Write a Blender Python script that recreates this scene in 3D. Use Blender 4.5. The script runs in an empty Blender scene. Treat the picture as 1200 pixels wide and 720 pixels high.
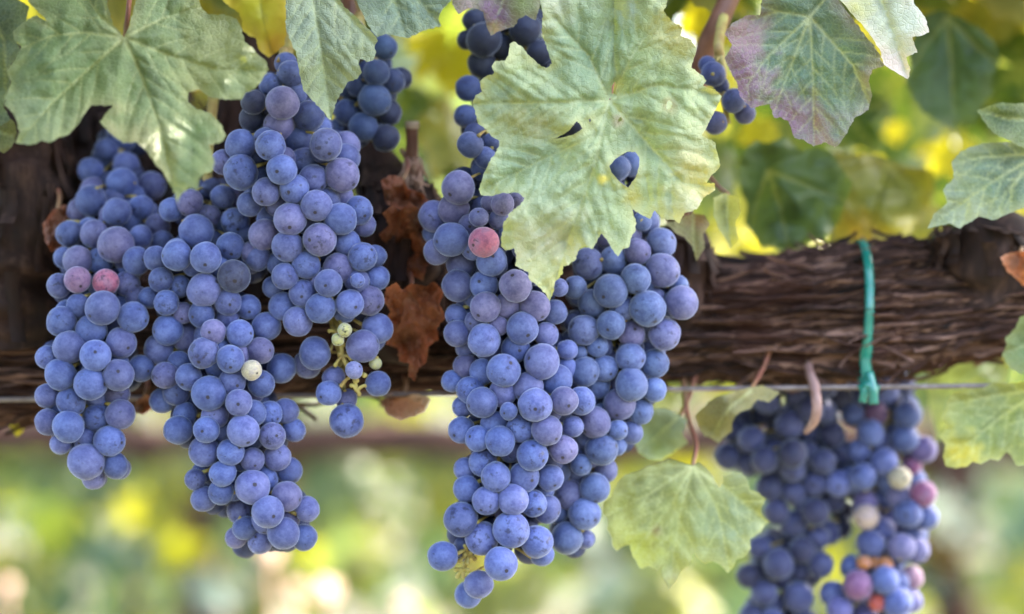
import bpy, bmesh, math, random
import numpy as np
from mathutils import Vector, Matrix, Quaternion, noise
from mathutils.geometry import delaunay_2d_cdt

random.seed(7)
C = bpy.context.scene.collection
S = bpy.context.scene

# ------------------------------------------------------------------ camera, sky, sun, exposure
LENS, DIST, MM = 85.0, 1.1333, 0.0004          # 0.4 mm per photo pixel on the focus plane (y = 0)
cam_d = bpy.data.cameras.new('camera')
cam = bpy.data.objects.new('camera', cam_d)
C.objects.link(cam)
cam.location = (0, -DIST, 1.0)
cam.rotation_euler = (math.radians(90), 0, 0)
cam_d.lens, cam_d.sensor_width = LENS, 36.0
cam_d.clip_start, cam_d.clip_end = 0.05, 3000
cam_d.dof.use_dof = True
cam_d.dof.focus_distance = DIST - 0.004
cam_d.dof.aperture_fstop = 3.4
S.camera = cam

SUN_EL, SUN_AZ = math.radians(48), math.radians(58)   # azimuth from +Y (behind the row) towards +X
w = bpy.data.worlds.new('World'); S.world = w; w.use_nodes = True
nt = w.node_tree
sky = nt.nodes.new('ShaderNodeTexSky'); sky.sky_type = 'NISHITA'; sky.sun_disc = False
sky.sun_elevation = SUN_EL; sky.sun_rotation = SUN_AZ
sky.air_density = 1.0; sky.dust_density = 4.0; sky.ozone_density = 0.5
bg = nt.nodes['Background']; bg.inputs['Strength'].default_value = 0.15
nt.links.new(sky.outputs[0], bg.inputs[0])
sd = bpy.data.lights.new('sun', 'SUN'); sd.energy = 2.6; sd.angle = math.radians(0.5); sd.color = (1.0, 0.93, 0.82)
sun = bpy.data.objects.new('sun', sd); C.objects.link(sun)
sdir = Vector((math.sin(SUN_AZ) * math.cos(SUN_EL), math.cos(SUN_AZ) * math.cos(SUN_EL), math.sin(SUN_EL)))
sun.rotation_euler = sdir.to_track_quat('Z', 'Y').to_euler()
sun.location = (2, 4, 5)
S.view_settings.view_transform = 'Standard'; S.view_settings.look = 'None'
S.view_settings.gamma = 1.0
S.view_settings.exposure = 3.72
S.cycles.use_denoising = True
S.cycles.max_bounces = 8; S.cycles.transmission_bounces = 6; S.cycles.diffuse_bounces = 2
S.cycles.sample_clamp_indirect = 6.0

# ------------------------------------------------------------------ helpers
def P(px, py, y=0.0):
    """photo pixel (1200 x 720) at depth y -> world point"""
    s = (DIST + y) / DIST * MM
    return Vector(((px - 600) * s, y, 1.0 + (360 - py) * s))
def tag(o, label=None, cat=None, group=None, kind=None):
    if label: o['label'] = label
    if cat: o['category'] = cat
    if group: o['group'] = group
    if kind: o['kind'] = kind
    return o
def thing(name, loc, label, cat, group=None):
    o = bpy.data.objects.new(name, None); C.objects.link(o)
    o.empty_display_size = 0.02
    o.location = loc
    return tag(o, label, cat, group)
def link_mesh(name, verts, faces, mat, parent=None, smooth=True):
    me = bpy.data.meshes.new(name)
    off = Vector(parent.location) if parent is not None and parent.type == 'EMPTY' else Vector((0, 0, 0))
    me.from_pydata([Vector(v) - off for v in verts], [], faces)
    if smooth: me.polygons.foreach_set('use_smooth', [True] * len(me.polygons))
    if mat: me.materials.append(mat)
    me.update()
    o = bpy.data.objects.new(name, me); C.objects.link(o)
    if parent is not None: o.parent = parent
    return o
def smooth_path(pts, n=6):
    pts = [Vector(p) for p in pts]
    if len(pts) < 3:
        return [pts[0].lerp(pts[-1], i / n) for i in range(n + 1)]
    q = [pts[0] * 2 - pts[1]] + pts + [pts[-1] * 2 - pts[-2]]
    out = []
    for i in range(1, len(q) - 2):
        for k in range(n):
            t = k / n
            a, b, c, d = q[i - 1], q[i], q[i + 1], q[i + 2]
            out.append(0.5 * ((2 * b) + (c - a) * t + (2 * a - 5 * b + 4 * c - d) * t * t + (3 * b - a - 3 * c + d) * t ** 3))
    out.append(pts[-1])
    return out
def tube_into(V, F, pts, radii, seg=8, n=6, rough=0.0, nodes=0.0):
    path = smooth_path(pts, n)
    m = len(path); base = len(V)
    ref = Vector((0.31, 0.77, 0.55))
    for i, p in enumerate(path):
        t = i / (m - 1)
        f = t * (len(radii) - 1); k = min(int(f), len(radii) - 2)
        r = radii[k] + (radii[k + 1] - radii[k]) * (f - k)
        d = (path[min(i + 1, m - 1)] - path[max(i - 1, 0)]).normalized()
        u = d.cross(ref).normalized(); v = d.cross(u)
        for s in range(seg):
            a = 2 * math.pi * s / seg
            rr = r
            if rough: rr *= 1 + rough * noise.noise(Vector((p.x * 90 + math.cos(a) * 1.5, p.y * 90 + math.sin(a) * 1.5, p.z * 90)))
            V.append(p + (u * math.cos(a) + v * math.sin(a)) * rr)
    for i in range(m - 1):
        for s in range(seg):
            a = base + i * seg + s; b = base + i * seg + (s + 1) % seg
            F.append((a, b, b + seg, a + seg))
    F.append(tuple(base + s for s in range(seg))[::-1])
    F.append(tuple(base + (m - 1) * seg + s for s in range(seg)))
def ball_into(V, F, c, r, seg=8, rings=5, sx=1.0):
    base = len(V); c = Vector(c)
    V.append(c + Vector((0, 0, r)))
    for i in range(1, rings):
        th = math.pi * i / rings
        for s in range(seg):
            a = 2 * math.pi * s / seg
            V.append(c + Vector((math.sin(th) * math.cos(a), math.sin(th) * math.sin(a), math.cos(th))) * r)
    V.append(c - Vector((0, 0, r)))
    last = len(V) - 1
    for s in range(seg):
        F.append((base, base + 1 + s, base + 1 + (s + 1) % seg))
        F.append((last, base + 1 + (rings - 2) * seg + (s + 1) % seg, base + 1 + (rings - 2) * seg + s))
    for i in range(rings - 2):
        for s in range(seg):
            a = base + 1 + i * seg + s; b = base + 1 + i * seg + (s + 1) % seg
            F.append((a, a + seg, b + seg, b))

# ------------------------------------------------------------------ materials
class NT:
    def __init__(s, name):
        s.m = bpy.data.materials.new(name); s.m.use_nodes = True
        s.t = s.m.node_tree; s.p = s.t.nodes['Principled BSDF']; s.out = s.t.nodes['Material Output']
    def n(s, typ, **kw):
        nd = s.t.nodes.new(typ)
        for k, v in kw.items():
            if k in nd.inputs: s.set(nd.inputs[k], v)
            else: setattr(nd, k, v)
        return nd
    def set(s, inp, v):
        if isinstance(v, bpy.types.NodeSocket): s.t.links.new(v, inp)
        else: inp.default_value = v
    def math(s, op, a, b=0.0, c=None, clamp=False):
        nd = s.t.nodes.new('ShaderNodeMath'); nd.operation = op; nd.use_clamp = clamp
        s.set(nd.inputs[0], a); s.set(nd.inputs[1], b)
        if c is not None: s.set(nd.inputs[2], c)
        return nd.outputs[0]
    def mix(s, f, a, b, blend='MIX'):
        nd = s.t.nodes.new('ShaderNodeMix'); nd.data_type = 'RGBA'; nd.blend_type = blend
        s.set(nd.inputs[0], f); s.set(nd.inputs[6], a); s.set(nd.inputs[7], b)
        return nd.outputs[2]
    def ramp(s, f, stops):
        nd = s.t.nodes.new('ShaderNodeValToRGB'); e = nd.color_ramp.elements
        while len(e) < len(stops): e.new(0.5)
        for el, (pos, col) in zip(e, stops):
            el.position = pos; el.color = col if len(col) == 4 else (*col, 1)
        s.set(nd.inputs[0], f); return nd.outputs[0]
    def maprange(s, v, a, b, c=0.0, d=1.0):
        nd = s.t.nodes.new('ShaderNodeMapRange')
        for i, x in enumerate((v, a, b, c, d)): s.set(nd.inputs[i], x)
        return nd.outputs[0]
    def noise(s, vec, scale, detail=3, rough=0.55):
        nd = s.t.nodes.new('ShaderNodeTexNoise'); s.set(nd.inputs['Vector'], vec)
        nd.inputs['Scale'].default_value = scale; nd.inputs['Detail'].default_value = detail
        nd.inputs['Roughness'].default_value = rough
        return nd.outputs[0]
    def scale_vec(s, vec, sc):
        nd = s.t.nodes.new('ShaderNodeMapping'); s.set(nd.inputs[0], vec); nd.inputs['Scale'].default_value = sc
        return nd.outputs[0]

def mat_berry():
    k = NT('grape_skin'); p = k.p
    tc = k.n('ShaderNodeTexCoord'); oi = k.n('ShaderNodeObjectInfo'); ge = k.n('ShaderNodeNewGeometry')
    rnd = k.math('FRACT', k.math('ADD', oi.outputs['Random'], ge.outputs['Random Per Island']))
    off = k.n('ShaderNodeCombineXYZ')
    for i, q in enumerate((37.0, 61.0, 89.0)): k.set(off.inputs[i], k.math('MULTIPLY', rnd, q))
    vec = k.n('ShaderNodeVectorMath', operation='ADD'); k.set(vec.inputs[0], tc.outputs['Object']); k.set(vec.inputs[1], off.outputs[0])
    V = vec.outputs[0]
    nb = k.noise(V, 1.3, 4, 0.6); nm = k.noise(V, 5.0, 4, 0.65); nf = k.noise(V, 26.0, 2, 0.6)
    base = oi.outputs['Color']
    sc_ = k.n('ShaderNodeSeparateColor'); k.set(sc_.inputs[0], base)
    turn = k.math('MULTIPLY', k.maprange(sc_.outputs[0], 0.13, 0.2), k.maprange(nb, 0.44, 0.64, 0.0, 0.6))   # unripe berries turn patchily
    base = k.mix(turn, base, (0.10, 0.085, 0.17, 1))
    # waxy bloom: thick and thin areas, fine dusty grain, a few rubbed places showing the dark skin
    thick = k.maprange(k.math('ADD', k.math('MULTIPLY', nb, 0.6), k.math('MULTIPLY', nm, 0.4)), 0.36, 0.62)
    col = k.mix(thick, k.mix(1.0, base, (0.60, 0.59, 0.69, 1), 'MULTIPLY'), k.mix(1.0, base, (1.45, 1.38, 1.20, 1), 'MULTIPLY'))
    grain = k.maprange(nf, 0.3, 0.7, 0.92, 1.07)
    gm = k.n('ShaderNodeVectorMath', operation='SCALE'); k.set(gm.inputs[0], col); k.set(gm.inputs['Scale'], grain)
    col = gm.outputs[0]
    thr = k.maprange(rnd, 0.0, 1.0, 0.25, 0.435)
    nr = k.noise(V, 2.3, 5, 0.62)
    rub = k.maprange(k.math('SUBTRACT', nr, thr), -0.04, 0.025, 1.0, 0.0)
    col = k.mix(k.math('MULTIPLY', rub, 0.68), col, (0.012, 0.012, 0.032, 1))
    # stylar scar at the free pole
    sx = k.n('ShaderNodeSeparateXYZ'); k.set(sx.inputs[0], tc.outputs['Object'])
    ln = k.n('ShaderNodeVectorMath', operation='LENGTH'); k.set(ln.inputs[0], tc.outputs['Object'])
    zz = k.math('DIVIDE', sx.outputs[2], ln.outputs['Value'])
    zz = k.math('ADD', zz, k.math('MULTIPLY', k.math('SUBTRACT', nm, 0.5), 0.02))
    scar = k.maprange(zz, 0.990, 0.996); ring = k.maprange(zz, 0.95, 0.99)
    col = k.mix(k.math('MULTIPLY', ring, 0.12), col, (0.02, 0.02, 0.045, 1))
    col = k.mix(k.math('MULTIPLY', scar, 0.9), col, (0.02, 0.014, 0.012, 1))
    k.set(p.inputs['Base Color'], col)
    k.set(p.inputs['Roughness'], k.maprange(rub, 0.0, 1.0, 0.62, 0.3))
    p.inputs['Specular IOR Level'].default_value = 0.28
    p.inputs['Sheen Weight'].default_value = 0.55; p.inputs['Sheen Roughness'].default_value = 0.35
    p.inputs['Sheen Tint'].default_value = (0.75, 0.82, 1.0, 1)
    b = k.n('ShaderNodeBump'); b.inputs['Strength'].default_value = 0.12; b.inputs['Distance'].default_value = 0.02
    k.set(b.inputs['Height'], k.math('ADD', nm, k.math('MULTIPLY', nf, 0.4)))
    k.set(p.inputs['Normal'], b.outputs[0])
    return k.m

def mat_leaf(name='leaf_blade', trans=0.25, detail=True, dustc=(0.32, 0.35, 0.24), netc=(0.34, 0.42, 0.2), veinc=(0.42, 0.45, 0.24), tm=(1.8, 1.75, 0.55), spec=0.45):
    k = NT(name); p = k.p
    at = k.n('ShaderNodeAttribute', attribute_name='pigment'); av = k.n('ShaderNodeAttribute', attribute_name='vein')
    oi = k.n('ShaderNodeObjectInfo')
    col = at.outputs['Color']
    col = k.mix(1.0, col, oi.outputs['Color'], 'MULTIPLY')
    if detail:
        uv = k.n('ShaderNodeUVMap', uv_map='UVMap').outputs[0]
        vo = k.n('ShaderNodeTexVoronoi', feature='DISTANCE_TO_EDGE', voronoi_dimensions='2D'); k.set(vo.inputs['Vector'], uv); vo.inputs['Scale'].default_value = 17
        vs = k.n('ShaderNodeTexVoronoi', feature='DISTANCE_TO_EDGE', voronoi_dimensions='2D'); k.set(vs.inputs['Vector'], uv); vs.inputs['Scale'].default_value = 48
        net = k.maprange(vo.outputs[0], 0.0, 0.16, 1.0, 0.0); net2 = k.maprange(vs.outputs[0], 0.0, 0.2, 1.0, 0.0)
        n1 = k.noise(uv, 3.0, 4); n2 = k.noise(uv, 22.0, 3, 0.7); n3 = k.noise(uv, 70, 2, 0.6)
        dust = k.maprange(n2, 0.35, 0.7)
        col = k.mix(k.math('MULTIPLY', dust, 0.13), col, (*dustc, 1))
        col = k.mix(k.math('MULTIPLY', k.maprange(n1, 0.35, 0.65), 0.25), col, k.mix(1.0, col, (0.72, 0.78, 0.62, 1), 'MULTIPLY'))
        col = k.mix(k.math('MULTIPLY', net, 0.13), col, (*netc, 1))
        col = k.mix(k.math('MULTIPLY', net2, 0.10), col, (0.06, 0.09, 0.05, 1))
        col = k.mix(k.maprange(n3, 0.68, 0.76, 0.0, 0.35), col, (*[q * 1.25 for q in dustc], 1))
        col = k.mix(k.math('MULTIPLY', av.outputs['Fac'], 0.72), col, (*veinc, 1))
        h = k.math('ADD', k.math('MULTIPLY', net, -0.7), k.math('ADD', k.math('MULTIPLY', n2, 0.8), k.math('MULTIPLY', net2, -0.25)))
        b = k.n('ShaderNodeBump'); b.inputs['Strength'].default_value = 0.55; b.inputs['Distance'].default_value = 0.001
        k.set(b.inputs['Height'], h); k.set(p.inputs['Normal'], b.outputs[0])
    else:
        col = k.mix(k.math('MULTIPLY', av.outputs['Fac'], 0.4), col, (0.3, 0.3, 0.12, 1))
    k.set(p.inputs['Base Color'], col)
    p.inputs['Roughness'].default_value = 0.43; p.inputs['Specular IOR Level'].default_value = spec
    tr = k.n('ShaderNodeBsdfTranslucent')
    k.set(tr.inputs['Color'], k.mix(1.0, col, (*tm, 1), 'MULTIPLY'))
    mx = k.n('ShaderNodeMixShader'); mx.inputs[0].default_value = trans
    k.t.links.new(p.outputs[0], mx.inputs[1]); k.t.links.new(tr.outputs[0], mx.inputs[2])
    k.t.links.new(mx.outputs[0], k.out.inputs[0])
    return k.m

def mat_bark(name, dark, mid, light, axis=(9, 110, 110), red=0.3):
    k = NT(name); p = k.p
    tc = k.n('ShaderNodeTexCoord'); ge = k.n('ShaderNodeNewGeometry')
    v = k.scale_vec(tc.outputs['Object'], axis)
    n1 = k.noise(v, 1.0, 6, 0.65); n2 = k.noise(k.scale_vec(tc.outputs['Object'], (axis[0] * 3, axis[1] * 4, axis[2] * 4)), 1.0, 3, 0.6)
    n0 = k.noise(tc.outputs['Object'], 22, 3)
    f = k.math('ADD', k.math('MULTIPLY', n1, 0.65), k.math('MULTIPLY', n2, 0.35))
    f = k.math('ADD', f, k.math('MULTIPLY', k.math('SUBTRACT', ge.outputs['Random Per Island'], 0.5), 0.3))
    col = k.ramp(f, [(0.28, dark), (0.52, mid), (0.78, light)])
    col = k.mix(k.math('MULTIPLY', k.maprange(n0, 0.45, 0.65), red), col, (mid[0] * 1.5, mid[1] * 0.95, mid[2] * 0.7, 1))
    k.set(p.inputs['Base Color'], col)
    p.inputs['Roughness'].default_value = 0.8; p.inputs['Specular IOR Level'].default_value = 0.25
    b = k.n('ShaderNodeBump'); b.inputs['Strength'].default_value = 0.8; b.inputs['Distance'].default_value = 0.0015
    k.set(b.inputs['Height'], f); k.set(p.inputs['Normal'], b.outputs[0])
    return k.m

def mat_simple(name, c1, c2, scale=60, rough=0.6, trans=None, spec=0.4):
    k = NT(name); p = k.p
    tc = k.n('ShaderNodeTexCoord'); oi = k.n('ShaderNodeObjectInfo')
    n1 = k.noise(tc.outputs['Object'], scale, 4)
    col = k.mix(k.maprange(n1, 0.35, 0.65), (*c1, 1), (*c2, 1))
    k.set(p.inputs['Base Color'], col)
    p.inputs['Roughness'].default_value = rough; p.inputs['Specular IOR Level'].default_value = spec
    if trans:
        tr = k.n('ShaderNodeBsdfTranslucent'); k.set(tr.inputs['Color'], col)
        mx = k.n('ShaderNodeMixShader'); mx.inputs[0].default_value = trans
        k.t.links.new(p.outputs[0], mx.inputs[1]); k.t.links.new(tr.outputs[0], mx.inputs[2])
        k.t.links.new(mx.outputs[0], k.out.inputs[0])
    return k.m

M_BERRY = mat_berry()
M_LEAF = mat_leaf('leaf_blade')
M_LEAF_FAR = mat_leaf('leaf_blade_soft', 0.36, False, spec=0.25)
M_LEAF_DRY = mat_leaf('leaf_blade_dry', 0.22, True, (.2, .10, .06), (.09, .035, .02), (.30, .15, .09), (1.6, 1.1, .7), .25)
M_BARK = mat_bark('vine_bark', (0.004, 0.0025, 0.002), (0.048, 0.021, 0.014), (0.32, 0.18, 0.13), (6, 130, 130))
M_SPUR = mat_bark('spur_bark', (0.004, 0.0025, 0.002), (0.022, 0.010, 0.007), (0.12, 0.065, 0.045), (70, 70, 14), 0.5)
M_CANE = mat_simple('cane_skin', (0.10, 0.035, 0.018), (0.18, 0.075, 0.04), 70, 0.5)
M_STALK = mat_simple('bunch_stalk', (0.42, 0.35, 0.10), (0.30, 0.19, 0.06), 130, 0.55, 0.15)
M_PETIOLE = mat_simple('petiole_skin', (0.26, 0.16, 0.07), (0.24, 0.09, 0.06), 60, 0.5, 0.1)
M_WIRE = mat_simple('galvanised_wire', (0.22, 0.18, 0.17), (0.13, 0.10, 0.095), 150, 0.55)
M_WIRE.node_tree.nodes['Principled BSDF'].inputs['Metallic'].default_value = 0.35
M_TIE = mat_simple('green_tape', (0.008, 0.17, 0.13), (0.015, 0.24, 0.18), 40, 0.18, 0.2, 0.9)
M_DRY = mat_simple('dried_leaf', (0.16, 0.055, 0.028), (0.085, 0.03, 0.018), 50, 0.65, 0.25)

# ------------------------------------------------------------------ ground, hills and the rows behind
def build_ground():
    n = 60
    V, F = [], []
    xs = np.linspace(-1, 1, n + 1)
    for j in range(n + 1):
        for i in range(n + 1):
            x = math.copysign(abs(xs[i]) ** 2.2, xs[i]) * 900; y = math.copysign(abs(xs[j]) ** 2.2, xs[j]) * 900
            z = 0.04 * noise.noise(Vector((x * 0.5, y * 0.5, 0))) if abs(x) < 60 and abs(y) < 60 else 0
            V.append((x, y, z))
    for j in range(n):
        for i in range(n):
            a = j * (n + 1) + i
            F.append((a, a + 1, a + n + 2, a + n + 1))
    k = NT('dry_soil'); tc = k.n('ShaderNodeTexCoord')
    n1 = k.noise(tc.outputs['Object'], 0.9, 6); n2 = k.noise(tc.outputs['Object'], 14, 5, 0.7)
    col = k.mix(k.maprange(n1, 0.42, 0.6), (0.07, 0.06, 0.035, 1), (0.030, 0.048, 0.020, 1))
    col = k.mix(k.maprange(n2, 0.4, 0.7, 0, 0.5), col, (0.14, 0.115, 0.075, 1))
    k.set(k.p.inputs['Base Color'], col); k.p.inputs['Roughness'].default_value = 0.95
    o = link_mesh('ground', V, F, k.m); tag(o, kind='structure')
build_ground()
def build_hills():
    V, F = [], []
    n = 80
    for j in range(9):
        for i in range(n + 1):
            a = math.radians(-70 + 140 * i / n)
            r = 500 + j * 35
            h = math.sin(math.pi * min(j / 8, 1)) ** 0.8 * (45 + 35 * noise.noise(Vector((a * 3, 0, 3))) + 8 * noise.noise(Vector((a * 20, j, 0))))
            V.append((r * math.sin(a), r * math.cos(a), h - 0.5))
    for j in range(8):
        for i in range(n):
            a = j * (n + 1) + i
            F.append((a, a + 1, a + n + 2, a + n + 1))
    k = NT('wooded_hill'); tc = k.n('ShaderNodeTexCoord')
    k.set(k.p.inputs['Base Color'], k.mix(k.maprange(k.noise(tc.outputs['Object'], 0.06, 6), 0.4, 0.6), (0.05, 0.075, 0.04, 1), (0.13, 0.13, 0.07, 1)))
    k.p.inputs['Roughness'].default_value = 1
    tag(link_mesh('hills', V, F, k.m), kind='structure')
build_hills()

# ------------------------------------------------------------------ generic five-lobed vine leaf (for all the soft leaves behind)
def leaf_outline(seed, teeth=5.0):
    rnd = random.Random(seed)
    lobes = [(90, 1.0), (38, 0.86), (142, 0.86), (-16, 0.62), (196, 0.62), (-62, 0.5), (242, 0.5)]
    pts = []
    for i in range(150):
        a = -90 + 12 + (360 - 24) * i / 149
        r = 0.0
        for la, lr in lobes:
            d = (a - la + 180) % 360 - 180
            r = max(r, lr * (1 - (abs(d) / 34.0) ** 1.5 * 0.42))
        r = max(r, 0.42) if -75 < a < 255 else max(r, 0.3)
        r *= 1 + 0.035 * (abs(((i * 0.19) % 1) - 0.5) * 4 - 1) + rnd.uniform(-0.015, 0.015)
        pts.append((r * math.cos(math.radians(a)), r * math.sin(math.radians(a))))
    pts.append((0.0, -0.06))
    return np.array(pts)
def inside(poly, pts):
    x, y = pts[:, 0], pts[:, 1]
    r = np.zeros(len(pts), bool)
    n = len(poly)
    for i in range(n):
        x1, y1 = poly[i]; x2, y2 = poly[(i + 1) % n]
        if y1 == y2: continue
        c = ((y1 > y) != (y2 > y)) & (x < (x2 - x1) * (y - y1) / (y2 - y1) + x1)
        r ^= c
    return r
def seg_dist(pts, a, b):
    a = np.asarray(a, float); b = np.asarray(b, float)
    ab = b - a
    t = np.clip(((pts - a) @ ab) / max(ab @ ab, 1e-9), 0, 1)
    return np.linalg.norm(pts - (a + t[:, None] * ab), axis=1), t
def line_dist(pts, line):
    d = np.full(len(pts), 1e9); tt = np.zeros(len(pts))
    n = len(line) - 1
    for i in range(n):
        q, t = seg_dist(pts, line[i], line[i + 1])
        m = q < d
        d[m] = q[m]; tt[m] = (i + t[m]) / n
    return d, tt
def triangulate(outline, holes, spacing, rnd):
    lo, hi = outline.min(0), outline.max(0)
    g = []
    row = 0; y = lo[1]
    while y < hi[1]:
        x = lo[0] + (spacing / 2 if row % 2 else 0)
        while x < hi[0]:
            g.append((x + rnd.uniform(-.18, .18) * spacing, y + rnd.uniform(-.18, .18) * spacing)); x += spacing
        y += spacing * 0.87; row += 1
    g = np.array(g)
    g = g[inside(outline, g)]
    for h in holes: g = g[~inside(h, g)]
    for loop in [outline] + list(holes):
        d = np.full(len(g), 1e9)
        for i in range(len(loop)):
            d = np.minimum(d, seg_dist(g, loop[i], loop[(i + 1) % len(loop)])[0])
        g = g[d > spacing * 0.45]
    vs, es = [], []
    for loop in [outline] + list(holes):
        b = len(vs); n = len(loop)
        vs += [Vector(p) for p in loop]
        es += [(b + i, b + (i + 1) % n) for i in range(n)]
    vs += [Vector(p) for p in g]
    ov, oe, of, *_ = delaunay_2d_cdt(vs, es, [], 1, 1e-5)
    V = np.array([tuple(v) for v in ov]); F = [tuple(f) for f in of]
    if holes:
        cen = np.array([V[list(f)].mean(0) for f in F])
        keep = np.ones(len(F), bool)
        for h in holes: keep &= ~inside(h, cen)
        F = [f for f, q in zip(F, keep) if q]
    cen = np.array([V[list(f)].mean(0) for f in F])
    keep = inside(outline, cen)
    return V, [f for f, q in zip(F, keep) if q]
def set_attrs(me, pig, vein, uv):
    a = me.attributes.new('pigment', 'FLOAT_COLOR', 'POINT')
    a.data.foreach_set('color', np.concatenate([pig, np.ones((len(pig), 1))], 1).astype(np.float32).ravel())
    b = me.attributes.new('vein', 'FLOAT', 'POINT'); b.data.foreach_set('value', vein.astype(np.float32))
    u = me.uv_layers.new(name='UVMap')
    li = np.empty(len(me.loops), np.int32); me.loops.foreach_get('vertex_index', li)
    u.data.foreach_set('uv', uv[li].astype(np.float32).ravel())
def fbm(pts, f, seed=0.0):
    return np.array([noise.fractal(Vector((p[0] * f, p[1] * f, seed)), 1.0, 2.0, 3) for p in pts])

def generic_leaf_mesh(seed, pig_mid, pig_edge, fold=0.25):
    rnd = random.Random(seed)
    out = leaf_outline(seed)
    V, F = triangulate(out, [], 0.11, rnd)
    tips = [(0, 1.0), (.68, .53), (-.68, .53), (.58, -.17), (-.58, -.17)]
    d = np.full(len(V), 9.0)
    for t in tips: d = np.minimum(d, seg_dist(V, (0, 0), t)[0])
    vein = np.exp(-(d / 0.03) ** 2)
    de = np.full(len(V), 9.0)
    for i in range(len(out)): de = np.minimum(de, seg_dist(V, out[i], out[(i + 1) % len(out)])[0])
    n = fbm(V, 2.2, seed * 3.1)
    f = np.clip(np.exp(-de / 0.12) * 0.8 + n * 0.7, 0, 1)[:, None]
    pig = np.array(pig_mid) * (1 - f) + np.array(pig_edge) * f
    z = -fold * np.abs(V[:, 0]) ** 1.3 + 0.10 * np.sin(V[:, 0] * 5 + seed) * np.abs(V[:, 1]) + 0.12 * n - 0.22 * V[:, 1] ** 2 * rnd.uniform(0, 1.4) + 0.25 * d
    me = bpy.data.meshes.new('vine_leaf')
    me.from_pydata([(a[0], a[1], q) for a, q in zip(V, z)], [], F)
    me.polygons.foreach_set('use_smooth', [True] * len(F))
    me.materials.append(M_LEAF_FAR)
    set_attrs(me, pig, vein, V)
    return me
GREEN = (0.055, 0.085, 0.028); OLIVE = (0.11, 0.115, 0.03); YELLOW = (0.28, 0.26, 0.02); PALE = (0.12, 0.16, 0.115); SKY_GREY = (0.085, 0.135, 0.115); RUST = (0.16, 0.075, 0.03)  # the blue grey puts sky reflection into the leaf pigment
LEAFSETS = {
    'green': [generic_leaf_mesh(s, GREEN, (0.09, 0.11, 0.035)) for s in (1, 2, 3)],
    'olive': [generic_leaf_mesh(s, OLIVE, (0.20, 0.17, 0.04), 0.4) for s in (4, 5)],
    'yellow': [generic_leaf_mesh(s, YELLOW, (0.34, 0.30, 0.03), 0.35) for s in (6, 7)],
    'pale': [generic_leaf_mesh(s, PALE, (0.16, 0.19, 0.11), 0.4) for s in (8, 9)],
    'grey': [generic_leaf_mesh(s, SKY_GREY, (0.12, 0.165, 0.12), 0.3) for s in (10, 11)],
    'rust': [generic_leaf_mesh(s, RUST, (0.24, 0.13, 0.05), 0.5) for s in (12,)],
}
LEAFDATA = {}
for kk, ml in LEAFSETS.items():
    for me in ml:
        vv = np.empty(len(me.vertices) * 3, np.float32); me.vertices.foreach_get('co', vv)
        cc = np.empty(len(me.vertices) * 4, np.float32); me.attributes['pigment'].data.foreach_get('color', cc)
        ve = np.empty(len(me.vertices), np.float32); me.attributes['vein'].data.foreach_get('value', ve)
        LEAFDATA[me.name] = (vv.reshape(-1, 3), [tuple(p.vertices) for p in me.polygons], cc.reshape(-1, 4)[:, :3], ve)
def rand_rot(rnd, face=Vector((0, -1, 0.35)), spread=0.7):
    d = (face + Vector((rnd.gauss(0, spread), rnd.gauss(0, spread), rnd.gauss(0, spread)))).normalized()
    q = d.to_track_quat('Z', 'Y')
    # blade tip hangs down: roll so that local +Y points as low as possible
    yl = q @ Vector((0, 1, 0)); xl = q @ Vector((1, 0, 0))
    ang = math.atan2(xl.z, yl.z)
    roll = math.pi - ang + rnd.gauss(0, 0.6)
    return (q @ Quaternion((0, 0, 1), roll)).to_matrix()
def leaf_cloud(name, spots, parent=None):
    """spots: (mesh, position, rotation matrix, size) -> one foliage mesh"""
    Vs, Fs, Cs, Es = [], [], [], []
    b = 0
    off = np.array(parent.location) if parent is not None else np.zeros(3)
    for me, p, R, s in spots:
        v, f, c, e = LEAFDATA[me.name]
        Vs.append(v @ np.array(R.transposed()) * s + np.array(p) - off)
        Fs += [tuple(i + b for i in q) for q in f]; b += len(v)
        Cs.append(c * random.uniform(0.8, 1.2)); Es.append(e)
    Vs = np.concatenate(Vs)
    me = bpy.data.meshes.new(name); me.from_pydata(Vs.tolist(), [], Fs)
    me.polygons.foreach_set('use_smooth', [True] * len(Fs)); me.materials.append(M_LEAF_FAR)
    set_attrs(me, np.concatenate(Cs), np.concatenate(Es), Vs[:, :2])
    o = bpy.data.objects.new(name, me); C.objects.link(o)
    if parent is not None: o.parent = parent
    return o
def pick(rnd, weights):
    ks = list(weights); k = rnd.choices(ks, [weights[q] for q in ks])[0]
    return rnd.choice(LEAFSETS[k])

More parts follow.
